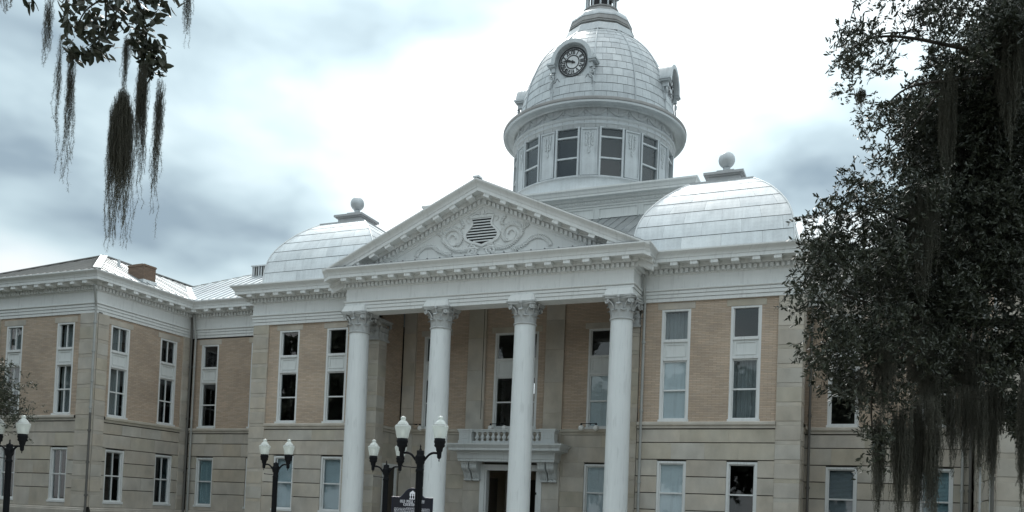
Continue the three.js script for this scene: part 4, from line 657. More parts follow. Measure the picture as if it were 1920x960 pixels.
/* ---- balcony, doorway, wall lamps ---- */
{
  const B = grp('balcony', CH), zb = ZB, zf = -1.9;
  const bx = (x0, x1, y0, y1, z1) => box(x0, x1, y0, y1, zb, z1);
  mesh('balcony_cornice', uvBox(sweep([[-.5, 3.88], [.0, 3.88], [.0, 3.98], [.03, 4.0], [.03, 4.20], [.06, 4.24], [.06, 4.30], [.36, 4.36], [.36, 4.46], [.40, 4.50], [.46, 4.58], [.48, 4.60], [.48, 4.66], [-.5, 4.69]], [[-2.33, zb], [-2.33, zf], [2.33, zf], [2.33, zb]])), M.balc, B);
  mesh('balcony_slab', uvBox(merge([bx(-2.3, 2.3, 3.89, 4.66, zf - .03)])), M.balc, B);
  for (const s of [-1, 1]) { const x = s * 2.0; const g = (a, b, y0, y1, o) => box(x - a, x + a, y0, y1, zf - .42 - o, zf + .02 + o); mesh('pedestal', uvBox(merge([g(.35, 0, 4.68, 4.82, .03), g(.31, 0, 4.82, 5.20, 0), g(.35, 0, 5.20, 5.27, .03), g(.38, 0, 5.27, 5.34, .06), box(x - .2, x + .2, 4.92, 4.95, zf + .02, zf + .04), box(x - .2, x + .2, 5.08, 5.11, zf + .02, zf + .04), box(x - .2, x - .17, 4.95, 5.08, zf + .02, zf + .04), box(x + .17, x + .2, 4.95, 5.08, zf + .02, zf + .04)])), M.balc, B); mesh('side_parapet', uvBox(box(x - .14, x + .14, 4.68, 5.30, zb, zf - .44)), M.balc, B); }
  const bal = lathe([[.085, 4.80], [.085, 4.84], [.05, 4.855], [.06, 4.88], [.105, 4.95], [.10, 5.0], [.055, 5.08], [.04, 5.14], [.055, 5.16], [.08, 5.18], [.08, 5.22]], 12);
  for (let i = 0; i < 12; i++) { const m = mesh('baluster', bal, M.balc, B); m.position.set(-1.475 + i * .268, 0, zf - .14); }
  mesh('bottom_rail', uvBox(box(-1.65, 1.65, 4.68, 4.80, zf - .28, zf - .01)), M.balc, B); mesh('top_rail', uvBox(merge([box(-1.65, 1.65, 5.22, 5.29, zf - .26, zf - .02), box(-1.62, 1.62, 5.29, 5.33, zf - .3, zf + .02)])), M.balc, B);
  const con = (() => { const s = new THREE.Shape(); s.moveTo(0, 3.88); s.lineTo(.62, 3.88); s.lineTo(.62, 3.74); s.bezierCurveTo(.66, 3.55, .5, 3.5, .40, 3.42); s.bezierCurveTo(.3, 3.34, .33, 3.2, .22, 3.14); s.lineTo(.22, 3.03); s.lineTo(0, 3.0); const g = new THREE.ExtrudeGeometry(s, { depth: .32, bevelEnabled: true, bevelSize: .012, bevelThickness: .012, bevelSegments: 1 }); g.translate(0, 0, -.16); g.rotateY(-H); const l = [g]; for (const x of [-.09, 0, .09]) l.push(tube([[x, 3.74, .64], [x, 3.56, .59], [x, 3.42, .41], [x, 3.22, .30], [x, 3.1, .235]], .028, 14, 5)); l.push(box(-.19, .19, 3.04, 3.09, 0, .27), box(-.19, .19, 3.78, 3.86, 0, .65)); return uvBox(merge(l)); })();
  for (const x of [-2.08, -1.66, 1.66, 2.08]) { const m = mesh('bracket', con, M.balc, B); m.position.set(x, 0, zb); }
  const D = grp('doorway', CH);
  mesh('door_frame', uvBox(merge([box(-1.52, -1.30, 1.1, 3.55, zb - .35, zb + .10), box(1.30, 1.52, 1.1, 3.55, zb - .35, zb + .10), box(-1.52, 1.52, 3.52, 3.78, zb - .35, zb + .12), box(-1.30, -1.22, 1.1, 3.52, zb - .3, zb + .02), box(1.22, 1.30, 1.1, 3.52, zb - .3, zb + .02)])), M.frame, D);
  mesh('door_mullion', uvBox(box(-.30, -.18, 1.1, 3.52, zb - .25, zb - .1)), M.wood, D);
  mesh('door_leaf', uvBox(box(-1.24, -1.18, 1.12, 3.2, zb - 1.2, zb - .3)), M.wood, D); mesh('door_leaf', uvBox(box(1.14, 1.2, 1.12, 3.2, zb - 1.2, zb - .3)), M.wood, D);
  mesh('door_handle', box(1.24, 1.33, 2.45, 2.56, zb + .02, zb + .08), M.iron, D);
  for (const x of [-4.95, -.62, 3.72]) { const W = grp('wall_lamp', CH, x, 5.62, ZB + .08); mesh('lamp_arm', merge([cyl([-.34, 0, .3], [.34, 0, .3], .015), cyl([0, 0, 0], [0, 0, .3], .02), ...[-1, 1].map((s) => lathe([[.03, -.08], [.05, -.05], [.02, .02]], 12).translate(s * .34, 0, .3))]), M.iron, W); for (const s of [-1, 1]) { const g = new THREE.SphereGeometry(.125, 20, 14); g.translate(s * .34, -.19, .3); mesh('globe', g, M.opal, W); } }
  mesh('hanging_cable', merge([cyl([-.95, 5.7, -1.2], [-.95, 11.1, -1.2], .012)]), M.iron, CH);
}

/* ---- downpipes ---- */
function pipe(pts, m, r = .055) { const l = []; for (let i = 0; i < pts.length - 1; i++) l.push(cyl(pts[i], pts[i + 1], r, r, 10)); const [a, b] = [pts[pts.length - 2], pts[pts.length - 1]]; for (const t of [.15, .42, .7, .95]) l.push(cyl([a[0], lerp(a[1], b[1], t) - .05, a[2]], [a[0], lerp(a[1], b[1], t) + .05, a[2]], r * 1.5, r * 1.5, 10)); mesh('downpipe', uvBox(merge(l)), m, CH); }
for (const s of [-1, 1]) {
  pipe([[s * -18.10 - 0, 11.4, 4.5].map((v, i) => i ? v : s * 18.25), [s * 18.53, 10.5, 4.10], [s * 18.53, 5.5, 4.10]], M.pipe); pipe([[s * 18.53, 5.5, 4.10], [s * 18.53, 0, 4.10]], M.brownPipe);
  pipe([[s * 18.50, 11.5, -2.0], [s * 18.50, 10.2, -2.06], [s * 18.50, 0, -2.06]], M.brownPipe); pipe([[s * 18.30, 11.5, -1.9], [s * 18.24, 10.2, -2.08], [s * 18.24, 0, -2.08]], M.pipe);
  pipe([[s * 6.62, 11.5, .42], [s * 6.66, 10.1, .1], [s * 6.66, 0, .1]], M.pipe); pipe([[s * 12.86, 10.2, ZH + .2], [s * 12.86, 10.1, ZH + .2], [s * 12.86, 0, ZH + .2]], M.brownPipe);
}
mesh('gutter_outlet', uvBox(merge([(() => { const g = new THREE.SphereGeometry(.16, 14, 10); g.translate(6.9, 11.5, .55); return g; })()])), M.white, CH);

/* ================================================================== lamp posts */
function lampPost(x, z, label) {
  const L = thing('lamp_post', label, 'lamp post', [x, 0, z], 'black twin-globe lamp posts in front of the courthouse');
  mesh('post', merge([lathe([[.22, 0], [.22, .12], [.18, .16], [.16, .5], [.13, .6], [.09, .72], [.075, .8], [.072, 2.45], [.095, 2.46], [.095, 2.52], [.075, 2.53], [.075, 2.62], [.105, 2.66], [.125, 2.80], [.10, 2.84], [.085, 2.86], [.085, 2.95], [.04, 2.96], [.02, 2.98]], 20), ...Array.from({ length: 10 }, (_, i) => { const a = i * Math.PI / 5; return cyl([Math.cos(a) * .072, .8, Math.sin(a) * .072], [Math.cos(a) * .072, 2.45, Math.sin(a) * .072], .012, .012, 5); })]), M.iron, L);
  mesh('finial', lathe([[.02, 2.95], [.03, 2.98], [.012, 3.01], [.022, 3.04], [.0, 3.10]], 10), M.iron, L);
  mesh('banner_arm', merge([cyl([-.07, 2.56, 0], [-.44, 2.58, 0], .012), cyl([-.44, 2.58, 0], [-.46, 2.60, 0], .016)]), M.iron, L);
  for (const s of [-1, 1]) {
    mesh('arm', merge([tube([[s * .05, 2.66, 0], [s * .12, 2.74, 0], [s * .22, 2.85, 0], [s * .33, 2.90, 0], [s * .47, 2.895, 0]], .028, 18, 8), cyl([s * .10, 2.76, 0], [s * .10, 2.82, 0], .03)]), M.iron, L);
    const cx = s * .49;
    mesh('lamp_holder', lathe([[0, 2.70], [.012, 2.71], [.012, 2.76], [.035, 2.775], [.05, 2.80], [.055, 2.92], [.075, 2.95], [.085, 3.02], [.12, 3.05], [.125, 3.08], [.115, 3.10], [.13, 3.14], [.135, 3.17], [.125, 3.19], [.125, 3.235], [.0, 3.235]], 22).translate(cx, 0, 0), M.iron, L);
    const prof = [[.125, 3.235], [.135, 3.26], [.165, 3.40], [.182, 3.47], [.188, 3.495], [.184, 3.52], [.165, 3.535], [.155, 3.545], [.135, 3.56], [.115, 3.60], [.085, 3.63], [.065, 3.65], [.055, 3.67], [.062, 3.695], [.06, 3.72], [.035, 3.745], [0, 3.752]];
    const pr = new THREE.CatmullRomCurve3(prof.map(([a, b]) => new THREE.Vector3(a, b, 0))).getPoints(40).map((p) => [Math.max(0, p.x), p.y]);
    const gm = lathe(pr, 40); const p = gm.attributes.position; for (let i = 0; i < p.count; i++) { const X = p.getX(i), Z = p.getZ(i), a = Math.atan2(Z, X), f = p.getY(i) < 3.5 ? 1 + .012 * Math.cos(a * 20) : 1; p.setX(i, X * f); p.setZ(i, Z * f); } gm.computeVertexNormals(); gm.translate(cx, 0, 0);
    mesh('globe', gm, M.globe, L); mesh('globe_band', lathe([[.166, 3.53], [.172, 3.54], [.158, 3.552]], 32).translate(cx, 0, 0), M.pipe, L); mesh('bulb', lathe([[.03, 3.236], [.04, 3.3], [.05, 3.36], [.03, 3.41], [0, 3.42]], 12).translate(cx, 0, 0), M.opal, L);
  }
  return L;
}
lampPost(5.585, 16.06, 'nearest black twin-globe lamp post, standing in front of the dark historical marker');
lampPost(1.09, 10.05, 'black twin-globe lamp post before the leftmost column, one globe hidden behind another lamp');
lampPost(-3.14, 10.08, 'black twin-globe lamp post standing before the left pavilion and its blinded ground window');
lampPost(-6.83, 16.93, 'black twin-globe lamp post under oak leaves at the left edge before the wing');

/* ================================================================== historical marker */
{
  const B = thing('historical_marker', 'dark historical marker plate with white raised lettering behind the nearest lamp post', 'sign', [4.47, 0, 14.34]); B.rotation.y = .395;
  const W = .51, yb = .95, ys = 1.885, s = new THREE.Shape(); s.moveTo(-W, yb); s.lineTo(W, yb); s.lineTo(W, ys); s.lineTo(.33, ys); s.bezierCurveTo(.22, ys, .20, ys + .23, 0, ys + .235); s.bezierCurveTo(-.20, ys + .23, -.22, ys, -.33, ys); s.lineTo(-W, ys); s.lineTo(-W, yb);
  const g = new THREE.ExtrudeGeometry(s, { depth: .03, bevelEnabled: true, bevelSize: .014, bevelThickness: .012, bevelSegments: 2, curveSegments: 14 }); g.translate(0, 0, -.015);
  mesh('plate', g, S(.012, .014, .035, { roughness: .35, metalness: .3 }), B);
  const cv = document.createElement('canvas'); cv.width = 1024; cv.height = 1100; const c = cv.getContext('2d'); c.fillStyle = '#0f1120'; c.fillRect(0, 0, 1024, 1100); c.fillStyle = '#f2f4fc';
  const px = (x) => (x + .5) * 1024, py = (y) => (2.10 - y) / 1.15 * 1100;
  // emblem: little temple front with three trees of columns
  c.beginPath(); c.moveTo(px(-.075), py(2.005)); c.lineTo(px(0), py(2.065)); c.lineTo(px(.075), py(2.005)); c.closePath(); c.fill(); c.fillRect(px(-.075), py(2.005), 154, 24); for (const x of [-.055, 0, .055]) { c.fillRect(px(x) - 9, py(1.975), 18, 108); c.beginPath(); c.arc(px(x), py(1.952), 24, 0, 7); c.fill(); } c.fillRect(px(-.08), py(1.862), 164, 20);
  c.textAlign = 'center'; c.font = 'bold 92px serif'; c.fillText('OLD  POLK  COUNTY', 512, py(1.752), 640); c.fillText('COURTHOUSE', 512, py(1.672), 460);
  for (let i = 0; i < 16; i++) c.fillRect(px(-.15) + i * 20, py(1.632), 14, 7);
  seed = 77; let y = 1.60; for (let r = 0; r < 16; r++) { let x = 50; while (x < 970) { const w = rr(18, 62); if (x + w > 974) break; for (let k = 0; k < w; k += 9) c.fillRect(x + k, py(y) - rr(11, 18), 6, rr(13, 19)); x += w + 14; } y -= .035; }
  const tx = new THREE.CanvasTexture(cv); tx.colorSpace = THREE.SRGBColorSpace; tx.magFilter = THREE.LinearFilter;
  const fs = new THREE.Shape(s.getPoints(14).map((p) => new THREE.Vector2(p.x * .97, (p.y - 1.5) * .975 + 1.5))), fg = new THREE.ShapeGeometry(fs); const uv = fg.attributes.uv, pp = fg.attributes.position; for (let i = 0; i < uv.count; i++) uv.setXY(i, pp.getX(i) + .5, 1 - (2.10 - pp.getY(i)) / 1.15); fg.translate(0, 0, .0285);
  mesh('lettering', fg, new THREE.MeshStandardMaterial({ map: tx, roughness: .5 }), B);
  mesh('post', cyl([0, 0, -.0], [0, .945, 0], .05, .05, 14), M.iron, B);
}

/* ================================================================== oaks and moss */
const barkTex = dataTex(512, 512, (u, v) => { const a = fbm(u, v, 24, 6, 5, 201), k = .32 + .4 * (a - .5); return [k, k * .95, k * .88]; }, true, 1, 1.4);
const bark = S(.55, .52, .48, { map: barkTex, bumpMap: barkTex, bumpScale: .02, roughness: .95 });
const leafMat = [[.046, .055, .034], [.058, .068, .042], [.038, .046, .029]].map((c) => { const m = new THREE.MeshPhysicalMaterial({ roughness: .40, transmission: .1, thickness: 0, side: THREE.DoubleSide }); m.color.setRGB(...c); return m; });
const mossMat = S(.145, .145, .118, { roughness: 1 });
function leafGeo(len, wid, bend = .12) {                    // leathery oval leaf, keeled along the midrib; base at the origin, tip along +y
  const l = [], n = 4, P = (t, s) => { const w = wid * .5 * Math.pow(Math.sin(Math.PI * Math.min(.97, .06 + t * .92)), .75) * (t < .5 ? .85 + .3 * t : 1); return [s * w, len * t, -bend * len * t * t + (s ? .10 * wid : 0)]; };
  for (let i = 0; i < n; i++) for (const s of [-1, 1]) l.push(...quad(P(i / n, 0), P(i / n, s), P((i + 1) / n, s), P((i + 1) / n, 0)));
  return tris(l);
}
const orient = (g, dir, roll) => { const q = new THREE.Quaternion().setFromUnitVectors(new THREE.Vector3(0, 1, 0), dir); g.rotateY(roll); g.applyQuaternion(q); return g; };
const rdir = (up = 0) => { const a = rr(0, Math.PI * 2), z = rr(-1, 1), r = Math.sqrt(1 - z * z); return new THREE.Vector3(Math.cos(a) * r, z + up, Math.sin(a) * r).normalize(); };
function twigGeo(nLeaf, len, L, Wd) {                         // short twig with leaves round it, as one small mesh for scattering
  const l = [], stem = [[0, 0, 0], [rr(-.02, .02), len * .5, rr(-.02, .02)], [rr(-.04, .04), len, rr(-.04, .04)]]; l.push(tube(stem, .0022, 4, 3));
  for (let i = 0; i < nLeaf; i++) { const t = .15 + .85 * i / nLeaf, d = rdir(.5), g = leafGeo(L * rr(.75, 1.2), Wd * rr(.8, 1.2)); orient(g, d, rr(0, 6)); g.translate(lerp(0, stem[2][0], t), len * t, lerp(0, stem[2][2], t)); l.push(g); }
  return merge(l);
}
function scatter(name, geo, mat, mats4, parent) { const m = new THREE.InstancedMesh(geo, mat, mats4.length); m.name = name; mats4.forEach((q, i) => m.setMatrixAt(i, q)); m.userData.kind = 'stuff'; m.castShadow = m.receiveShadow = true; parent.add(m); return m; }
const tf = (p, dir, roll, s) => { const q = new THREE.Quaternion().setFromUnitVectors(new THREE.Vector3(0, 1, 0), dir).multiply(new THREE.Quaternion().setFromAxisAngle(new THREE.Vector3(0, 1, 0), roll)); return new THREE.Matrix4().compose(new THREE.Vector3(...p), q, new THREE.Vector3(s, s, s)); };
function limb(pts, r0, r1) { const c = new THREE.CatmullRomCurve3(pts.map((p) => new THREE.Vector3(...p))), n = 12 * pts.length, g = new THREE.TubeGeometry(c, n, 1, 8), p = g.attributes.position; for (let i = 0; i <= n; i++) { const C = c.getPointAt(i / n), r = lerp(r0, r1, i / n); for (let k = 0; k <= 8; k++) { const j = i * 9 + k; p.setXYZ(j, C.x + (p.getX(j) - C.x) * r, C.y + (p.getY(j) - C.y) * r, C.z + (p.getZ(j) - C.z) * r); } } g.computeVertexNormals(); return g; }
/* strands of moss: thin wandering threads with short side hairs, one metre long, hanging from the origin */
function strandGeo(r, hairs, hl, wan = .016) {
  const pts = [[0, 0, 0]]; let x = 0, z = 0; for (let i = 1; i <= 22; i++) { x += rr(-wan, wan); z += rr(-wan, wan); x *= .93; z *= .93; pts.push([x + .004 * Math.sin(i * 2.3), -i / 22, z]); }
  const l = [tube(pts, r, 40, 3)]; const c = new THREE.CatmullRomCurve3(pts.map((p) => new THREE.Vector3(...p)));
  const t3 = []; for (let i = 0; i < hairs; i++) { const p = c.getPoint(rr(.02, 1)), d = rdir(-.35), q = p.clone().addScaledVector(d, hl * rr(.5, 1.2)), m = p.clone().lerp(q, .5).add(new THREE.Vector3(0, -hl * .18, 0)), w = new THREE.Vector3(d.z, 0, -d.x).normalize().multiplyScalar(r * .8); t3.push(...quad(p.clone().sub(w).toArray(), p.clone().add(w).toArray(), m.clone().add(w).toArray(), m.clone().sub(w).toArray()), m.clone().sub(w).toArray(), m.clone().add(w).toArray(), q.toArray()); }
  l.push(tris(t3)); return merge(l);
}
seed = 4242;
const strandsNear = Array.from({ length: 5 }, () => strandGeo(.0008, 300, .026, .009)), strandsFar = Array.from({ length: 5 }, () => strandGeo(.0016, 220, .04, .013));
function moss(label, [x, y, z], len, wid, n, near, group, shape = 'taper') {
  const T = thing('moss_clump', label, 'spanish moss', [x, y, z], group), V = near ? strandsNear : strandsFar;
  for (let v = 0; v < 5; v++) {
    const ms = []; for (let i = v; i < n; i += 5) {
      const a = rr(0, Math.PI * 2), q = Math.pow(rnd(), .75) * wid * .5, fall = 1 - .55 * (q / (wid * .5)); let L = len * (rnd() < .25 ? rr(.75, 1.0) : rr(.3, .8)) * fall; if (shape === 'fat') L = len * (rnd() < .12 ? rr(.7, 1) : rr(.35, .62));
      const m = new THREE.Matrix4().compose(new THREE.Vector3(Math.cos(a) * q, -(shape === 'fat' ? .16 * Math.pow(2 * q / wid, 2) + rr(0, .12) : near ? rr(0, .2) : rr(0, .45)) * len, Math.sin(a) * q), new THREE.Quaternion().setFromEuler(new THREE.Euler(rr(-.03, .03), rr(0, 6.28), rr(-.03, .03))), new THREE.Vector3(clamp(.35 + .7 * L, .4, 1.1), L, clamp(.35 + .7 * L, .4, 1.1))); ms.push(m);
    }
    if (ms.length) scatter('strands', V[v], mossMat, ms, T);
  }
  return T;
}

/* the overhanging bough at the upper left, its trunk beside the photographer */
{
  const T = thing('oak_tree', 'oak bough with dark oval leaves hanging into the upper left corner of the view', 'oak tree', [8.6, 0, 33.4]);
  const o = [8.6, 0, 33.4], R = (p) => [p[0] - o[0], p[1] - o[1], p[2] - o[2]];
  mesh('trunk', limb([[0, -.1, 0], [.05, 1.5, 0], [.1, 3.2, -.1], [.3, 5.2, -.3]], .42, .26), bark, T);
  const br = [[11.48, 4.85, 29.94], [11.25, 4.65, 30.02], [11.12, 4.49, 30.08], [11.0, 4.39, 30.12], [10.95, 4.27, 30.14], [10.97, 4.46, 30.14], [11.11, 4.28, 30.07], [11.29, 4.41, 30.0], [11.33, 4.26, 29.98], [11.38, 4.1, 29.95], [10.72, 4.57, 30.25], [10.72, 4.41, 30.24]].map(R);
  mesh('limb', limb([[.25, 4.6, -.25], [1.2, 5.5, -1.6], [2.2, 5.3, -2.9], br[0]], .16, .018), bark, T);
  for (const l of [[br[0], br[1], br[2], br[3], br[4]], [br[2], br[5], br[10], br[11]], [br[1], br[7], br[8], br[9]], [br[2], br[6]]]) mesh('twig', limb(l, .009, .003), bark, T);
  const cl = [[11.01, 4.27, 30.12, .14, .14, 60], [10.95, 4.38, 30.14, .11, .09, 40], [11.12, 4.38, 30.07, .15, .11, 70], [11.27, 4.41, 30.01, .17, .11, 90], [11.41, 4.46, 29.95, .11, .06, 30], [11.09, 4.23, 30.08, .11, .09, 45], [11.33, 4.24, 29.98, .09, .12, 80], [11.36, 4.11, 29.96, .07, .09, 50], [10.95, 4.15, 30.13, .06, .06, 26], [11.39, 4.17, 29.94, .035, .14, 25], [10.72, 4.42, 30.24, .03, .06, 7], [10.92, 4.49, 30.16, .18, .03, 22], [11.23, 4.50, 30.03, .28, .05, 60]];
  const lg = [leafGeo(.062, .028, .22), leafGeo(.055, .026, .35), leafGeo(.068, .028, .15)]; let count = 0; const rest = [];
  for (const [x, y, z, rx, ry, n] of cl) for (let i = 0; i < n; i++) {
    const d = rdir(-.2), s = Math.cbrt(rnd()), p = R([x + d.x * rx * s * .92, y + d.y * ry * s, z + d.z * rx * s * .8 ]), q = tf(p, rdir(-.45), rr(0, 6.3), rr(.8, 1.2));
    if (count++ % 2 === 0 && count < 600) { const m = mesh('leaf', lg[count % 3], leafMat[count % 3 ? 0 : 2], T); m.matrix.copy(q); m.matrix.decompose(m.position, m.quaternion, m.scale); } else rest.push(q);
  }
  scatter('leaves', lg[0], leafMat[0], rest, T);
  const ML = [[10.81, 4.48, 30.2, .50, .045, 22, 'short hairy moss strand at far left of the upper left bough'], [10.58, 4.49, 30.3, .17, .07, 9, 'small sparse moss wisps in the very top left corner'], [10.79, 4.32, 30.1, 1.02, .03, 12, 'long thin moss strand left of the forked strand on the upper left bough'], [10.94, 4.18, 30.14, .93, .042, 30, 'long tapering moss strand below the left leaf cluster of the bough'], [11.3, 3.93, 30.09, .80, .125, 280, 'thick dark moss clump hanging lowest, in the middle of the upper left bough'], [11.27, 4.24, 30.06, .40, .035, 22, 'thin moss thread that carries the thick dark clump'], [11.3, 4.09, 29.98, .62, .05, 34, 'moss strand just right of the thick dark clump'], [11.36, 4.10, 30.01, .82, .06, 60, 'dense moss strand under the right leaf cluster of the bough'], [11.42, 4.03, 29.94, .90, .05, 40, 'rightmost long moss strand under the upper left bough'], [11.55, 4.56, 29.9, .42, .045, 16, 'short lone moss strand right of the bough against the sky'], [11.18, 4.34, 29.94, .25, .04, 10, 'little moss tuft among the leaves above the thick clump']];
  for (const [x, y, z, l, w, n, lab] of ML) moss(lab, [x, y, z], l, w, Math.round(n * 1.5), true, 'moss clumps hanging from the upper left bough', n > 200 ? 'fat' : 'taper');
}

/* the big oak at the right */
{
  const o = [20.4, 0, 18.6], T = thing('oak_tree', 'large dark live oak filling the right side, draped with grey moss', 'oak tree', o), R = (p) => [p[0] - o[0], p[1] - o[1], p[2] - o[2]];
  mesh('trunk', limb([[0, -.1, 0], [-.1, 1.6, .1], [-.35, 3.2, .25], [-.9, 5.2, .5]], .62, .38), bark, T);
  const h1 = [18.97, 6.84, 19.28], h2 = [17.4, 7.36, 21.05], h3 = [17.54, 5.5, 20.38], h4 = [17.57, 4.44, 20.33];
  const L = (pts, a, b) => mesh('limb', limb(pts.map(R), a, b), bark, T);
  L([[20.0, 3.2, 18.9], h1, h2], .3, .11); L([[20.0, 3.0, 18.9], [18.9, 4.8, 19.6], h3], .24, .09); L([[20.1, 2.6, 18.8], [18.8, 4.0, 19.6], h4], .2, .08);
  L([h2, [16.1, 7.44, 22.13], [15.14, 7.52, 22.54], [14.67, 7.21, 22.72]], .045, .006); L([h2, [15.98, 7.04, 22.17], [15.45, 6.88, 22.38], [15.05, 6.29, 22.53]], .035, .005); L([[15.98, 7.04, 22.17], [15.53, 6.42, 22.23], [15.2, 6.05, 22.45]], .02, .005);
  L([h3, [16.18, 5.21, 21.7], [14.96, 5.39, 23.08]], .08, .006); L([h4, [15.88, 4.16, 22.0], [14.65, 4.33, 23.17]], .07, .006); L([[15.88, 4.16, 22.0], [15.24, 3.25, 22.89], [15.25, 2.4, 22.85]], .03, .005);
  const cl = [[14.89, 7.84, 22.65, .46, .32, .34], [15.5, 7.6, 22.39, .70, .58, .45], [16.27, 7.64, 22.07, .65, .65, .9], [14.85, 7.2, 22.67, .34, .34, .3], [14.95, 6.74, 22.6, .24, .20, .25], [15.4, 6.76, 22.4, .46, .40, .36], [16.03, 6.96, 21.6, .54, .61, .9], [16.65, 6.99, 21.34, .5, .85, 1.4], [15.29, 6.37, 22.44, .34, .24, .28], [15.23, 6.11, 22.45, .24, .23, .3], [15.67, 6.2, 21.73, .42, .38, .6], [16.46, 6.16, 21.07, .76, .8, 1.5], [16.2, 7.0, 21.2, .7, .8, 1.3], [14.9, 5.45, 23.1, .37, .25, .6], [14.74, 5.26, 23.17, .31, .25, .5], [15.31, 5.4, 22.39, .58, .45, .9], [15.94, 5.4, 21.58, .81, .68, 1], [16.69, 5.24, 21.26, .61, .81, 1], [14.64, 4.7, 23.19, .31, .37, .8], [14.97, 4.68, 22.72, .57, .57, 1], [15.58, 4.59, 21.92, .8, .8, 1], [16.4, 4.41, 21.36, .81, .81, 1], [14.56, 4.2, 23.2, .28, .31, .7], [14.78, 3.72, 23.1, .37, .37, .7], [15.23, 3.62, 22.58, .63, .57, 1], [15.97, 3.54, 21.72, .73, .6, 1], [16.74, 3.48, 21.18, .54, .74, 1], [15.02, 3.12, 22.98, .25, .28, .7], [15.31, 2.76, 22.84, .25, .28, .7], [15.26, 2.45, 22.85, .15, .25, .4],
    [17.6, 7.3, 20.6, .9, .9, .8], [17.6, 6, 20.2, .9, .9, .8], [17.6, 4.6, 20.2, .9, .9, .8], [16.6, 9, 21.4, .9, .7, .6], [15.4, 8.7, 22.2, .7, .4, .5],
    [16.5, 7.47, 19.3, 1.0, 1.0, .9], [17.1, 8.4, 19.1, .9, .9, .9], [16.1, 6.2, 19.8, .8, .7, .9], [17.1, 6.4, 18.4, 1.1, 1.1, .9], [16.8, 9.2, 19.2, .9, .7, .8], [15.9, 5.2, 20.0, .8, .8, .9]];
  const tw = [twigGeo(11, .16, .058, .022), twigGeo(9, .13, .054, .021), twigGeo(13, .2, .056, .021), twigGeo(8, .24, .05, .018)], inst = [[], [], [], []], lg = [leafGeo(.064, .023), leafGeo(.056, .021, .2)]; let nl = 0;
  for (const [x, y, z, rx, ry, w] of cl) {
    const n = Math.round(430 * rx * ry * w / .3 * (.55 + .45 * w)), dens = w >= .9;
    const subs = Array.from({ length: Math.max(3, Math.round(n / (dens ? 26 : 14))) }, () => { const d = rdir(0), s = Math.cbrt(rnd()); return [x + d.x * rx * s, y + d.y * ry * s, z + d.z * rx * s]; });
    for (let i = 0; i < n; i++) {
      const c = subs[i % subs.length], d = rdir(0), s = Math.cbrt(rnd()) * (dens ? .24 : .13), p = R([c[0] + d.x * s, c[1] + d.y * s, c[2] + d.z * s]);
      const k = Math.floor(rnd() * 3.4); inst[k].push(tf(p, rdir(k === 3 ? -.1 : -.25), rr(0, 6.3), rr(.8, 1.2)));
    }
    if (!dens) for (let i = 0; i < 18 && nl < 295; i++, nl++) { const c = subs[i % subs.length], d = rdir(0), p = R([c[0] + d.x * .17, c[1] + d.y * .17, c[2] + d.z * .17]); const m = mesh('leaf', lg[nl % 2], leafMat[nl % 3], T); m.applyMatrix4(tf(p, rdir(-.3), rr(0, 6), rr(.9, 1.3))); }
    if (!dens) { const tg = []; for (const c of subs) { tg.push(limb([R([x, y, z]), R([(x + c[0]) / 2, (y + c[1]) / 2 + .03, (z + c[2]) / 2]), R(c)], .006, .003)); } mesh('twigs', merge(tg), bark, T, 'stuff'); }
  }
  inst.forEach((q, k) => scatter('foliage', tw[k], leafMat[k % 3], q, T));
  const G = 'moss clumps hanging from the right oak';
  const MR = [[15.97, 7.18, 22.28, 1.45, .15, 90, 'long grey moss column hanging high in the oak beside the sky gap'], [16.66, 7.98, 22.02, 1.5, .3, 130, 'broad moss clump at the top right corner of the oak'], [15.73, 5.69, 22.55, 1.25, .25, 110, 'hazy moss clump in the middle of the oak crown'], [15.01, 6.75, 22.89, .24, .08, 30, 'small moss tuft against the sky below the upper oak branch'], [15.09, 3.42, 23.17, .56, .11, 50, 'short moss clump hanging in front of the right hyphen upper window'], [15.31, 2.92, 22.85, 1.2, .11, 80, 'leftmost low moss strand of the oak, beside the grey blinds'], [15.53, 3.04, 22.76, 1.3, .17, 130, 'thick low moss strand second from the left under the oak'], [15.72, 3.18, 22.47, 1.45, .17, 130, 'long low moss strand just left of the teal blinded window'], [15.88, 3.15, 22.62, 1.48, .14, 100, 'moss strand hanging over the left side of the teal blinded window'], [16.08, 3.30, 22.32, .9, .14, 70, 'moss strand ending above the teal blinded window'], [16.24, 3.34, 22.14, .9, .14, 70, 'moss strand over the stone between teal window and downpipe'], [16.39, 3.33, 22.19, 1.0, .12, 70, 'moss strand left of the right wing downpipe'], [16.55, 3.37, 21.91, 1.2, .14, 90, 'moss strand hanging over the right wing corner downpipe'], [16.65, 3.55, 21.87, .7, .09, 40, 'short moss strand over the right wing corner stone'], [16.86, 3.6, 22.02, 1.6, .10, 70, 'rightmost moss strand at the right edge of the view'], [15.34, 3.78, 22.97, .9, .2, 110, 'moss veil among the low left leaves of the oak'], [15.80, 4.0, 22.3, 1.05, .34, 130, 'wide moss curtain in the dark lower middle of the oak'], [16.30, 3.95, 21.8, 1.0, .34, 130, 'wide moss curtain in the dark lower right of the oak']];
  for (const [x, y, z, l, w, n, lab] of MR) moss(lab, [x, y, z], l, w * 1.35, Math.round(n * 2.2), false, G);
}

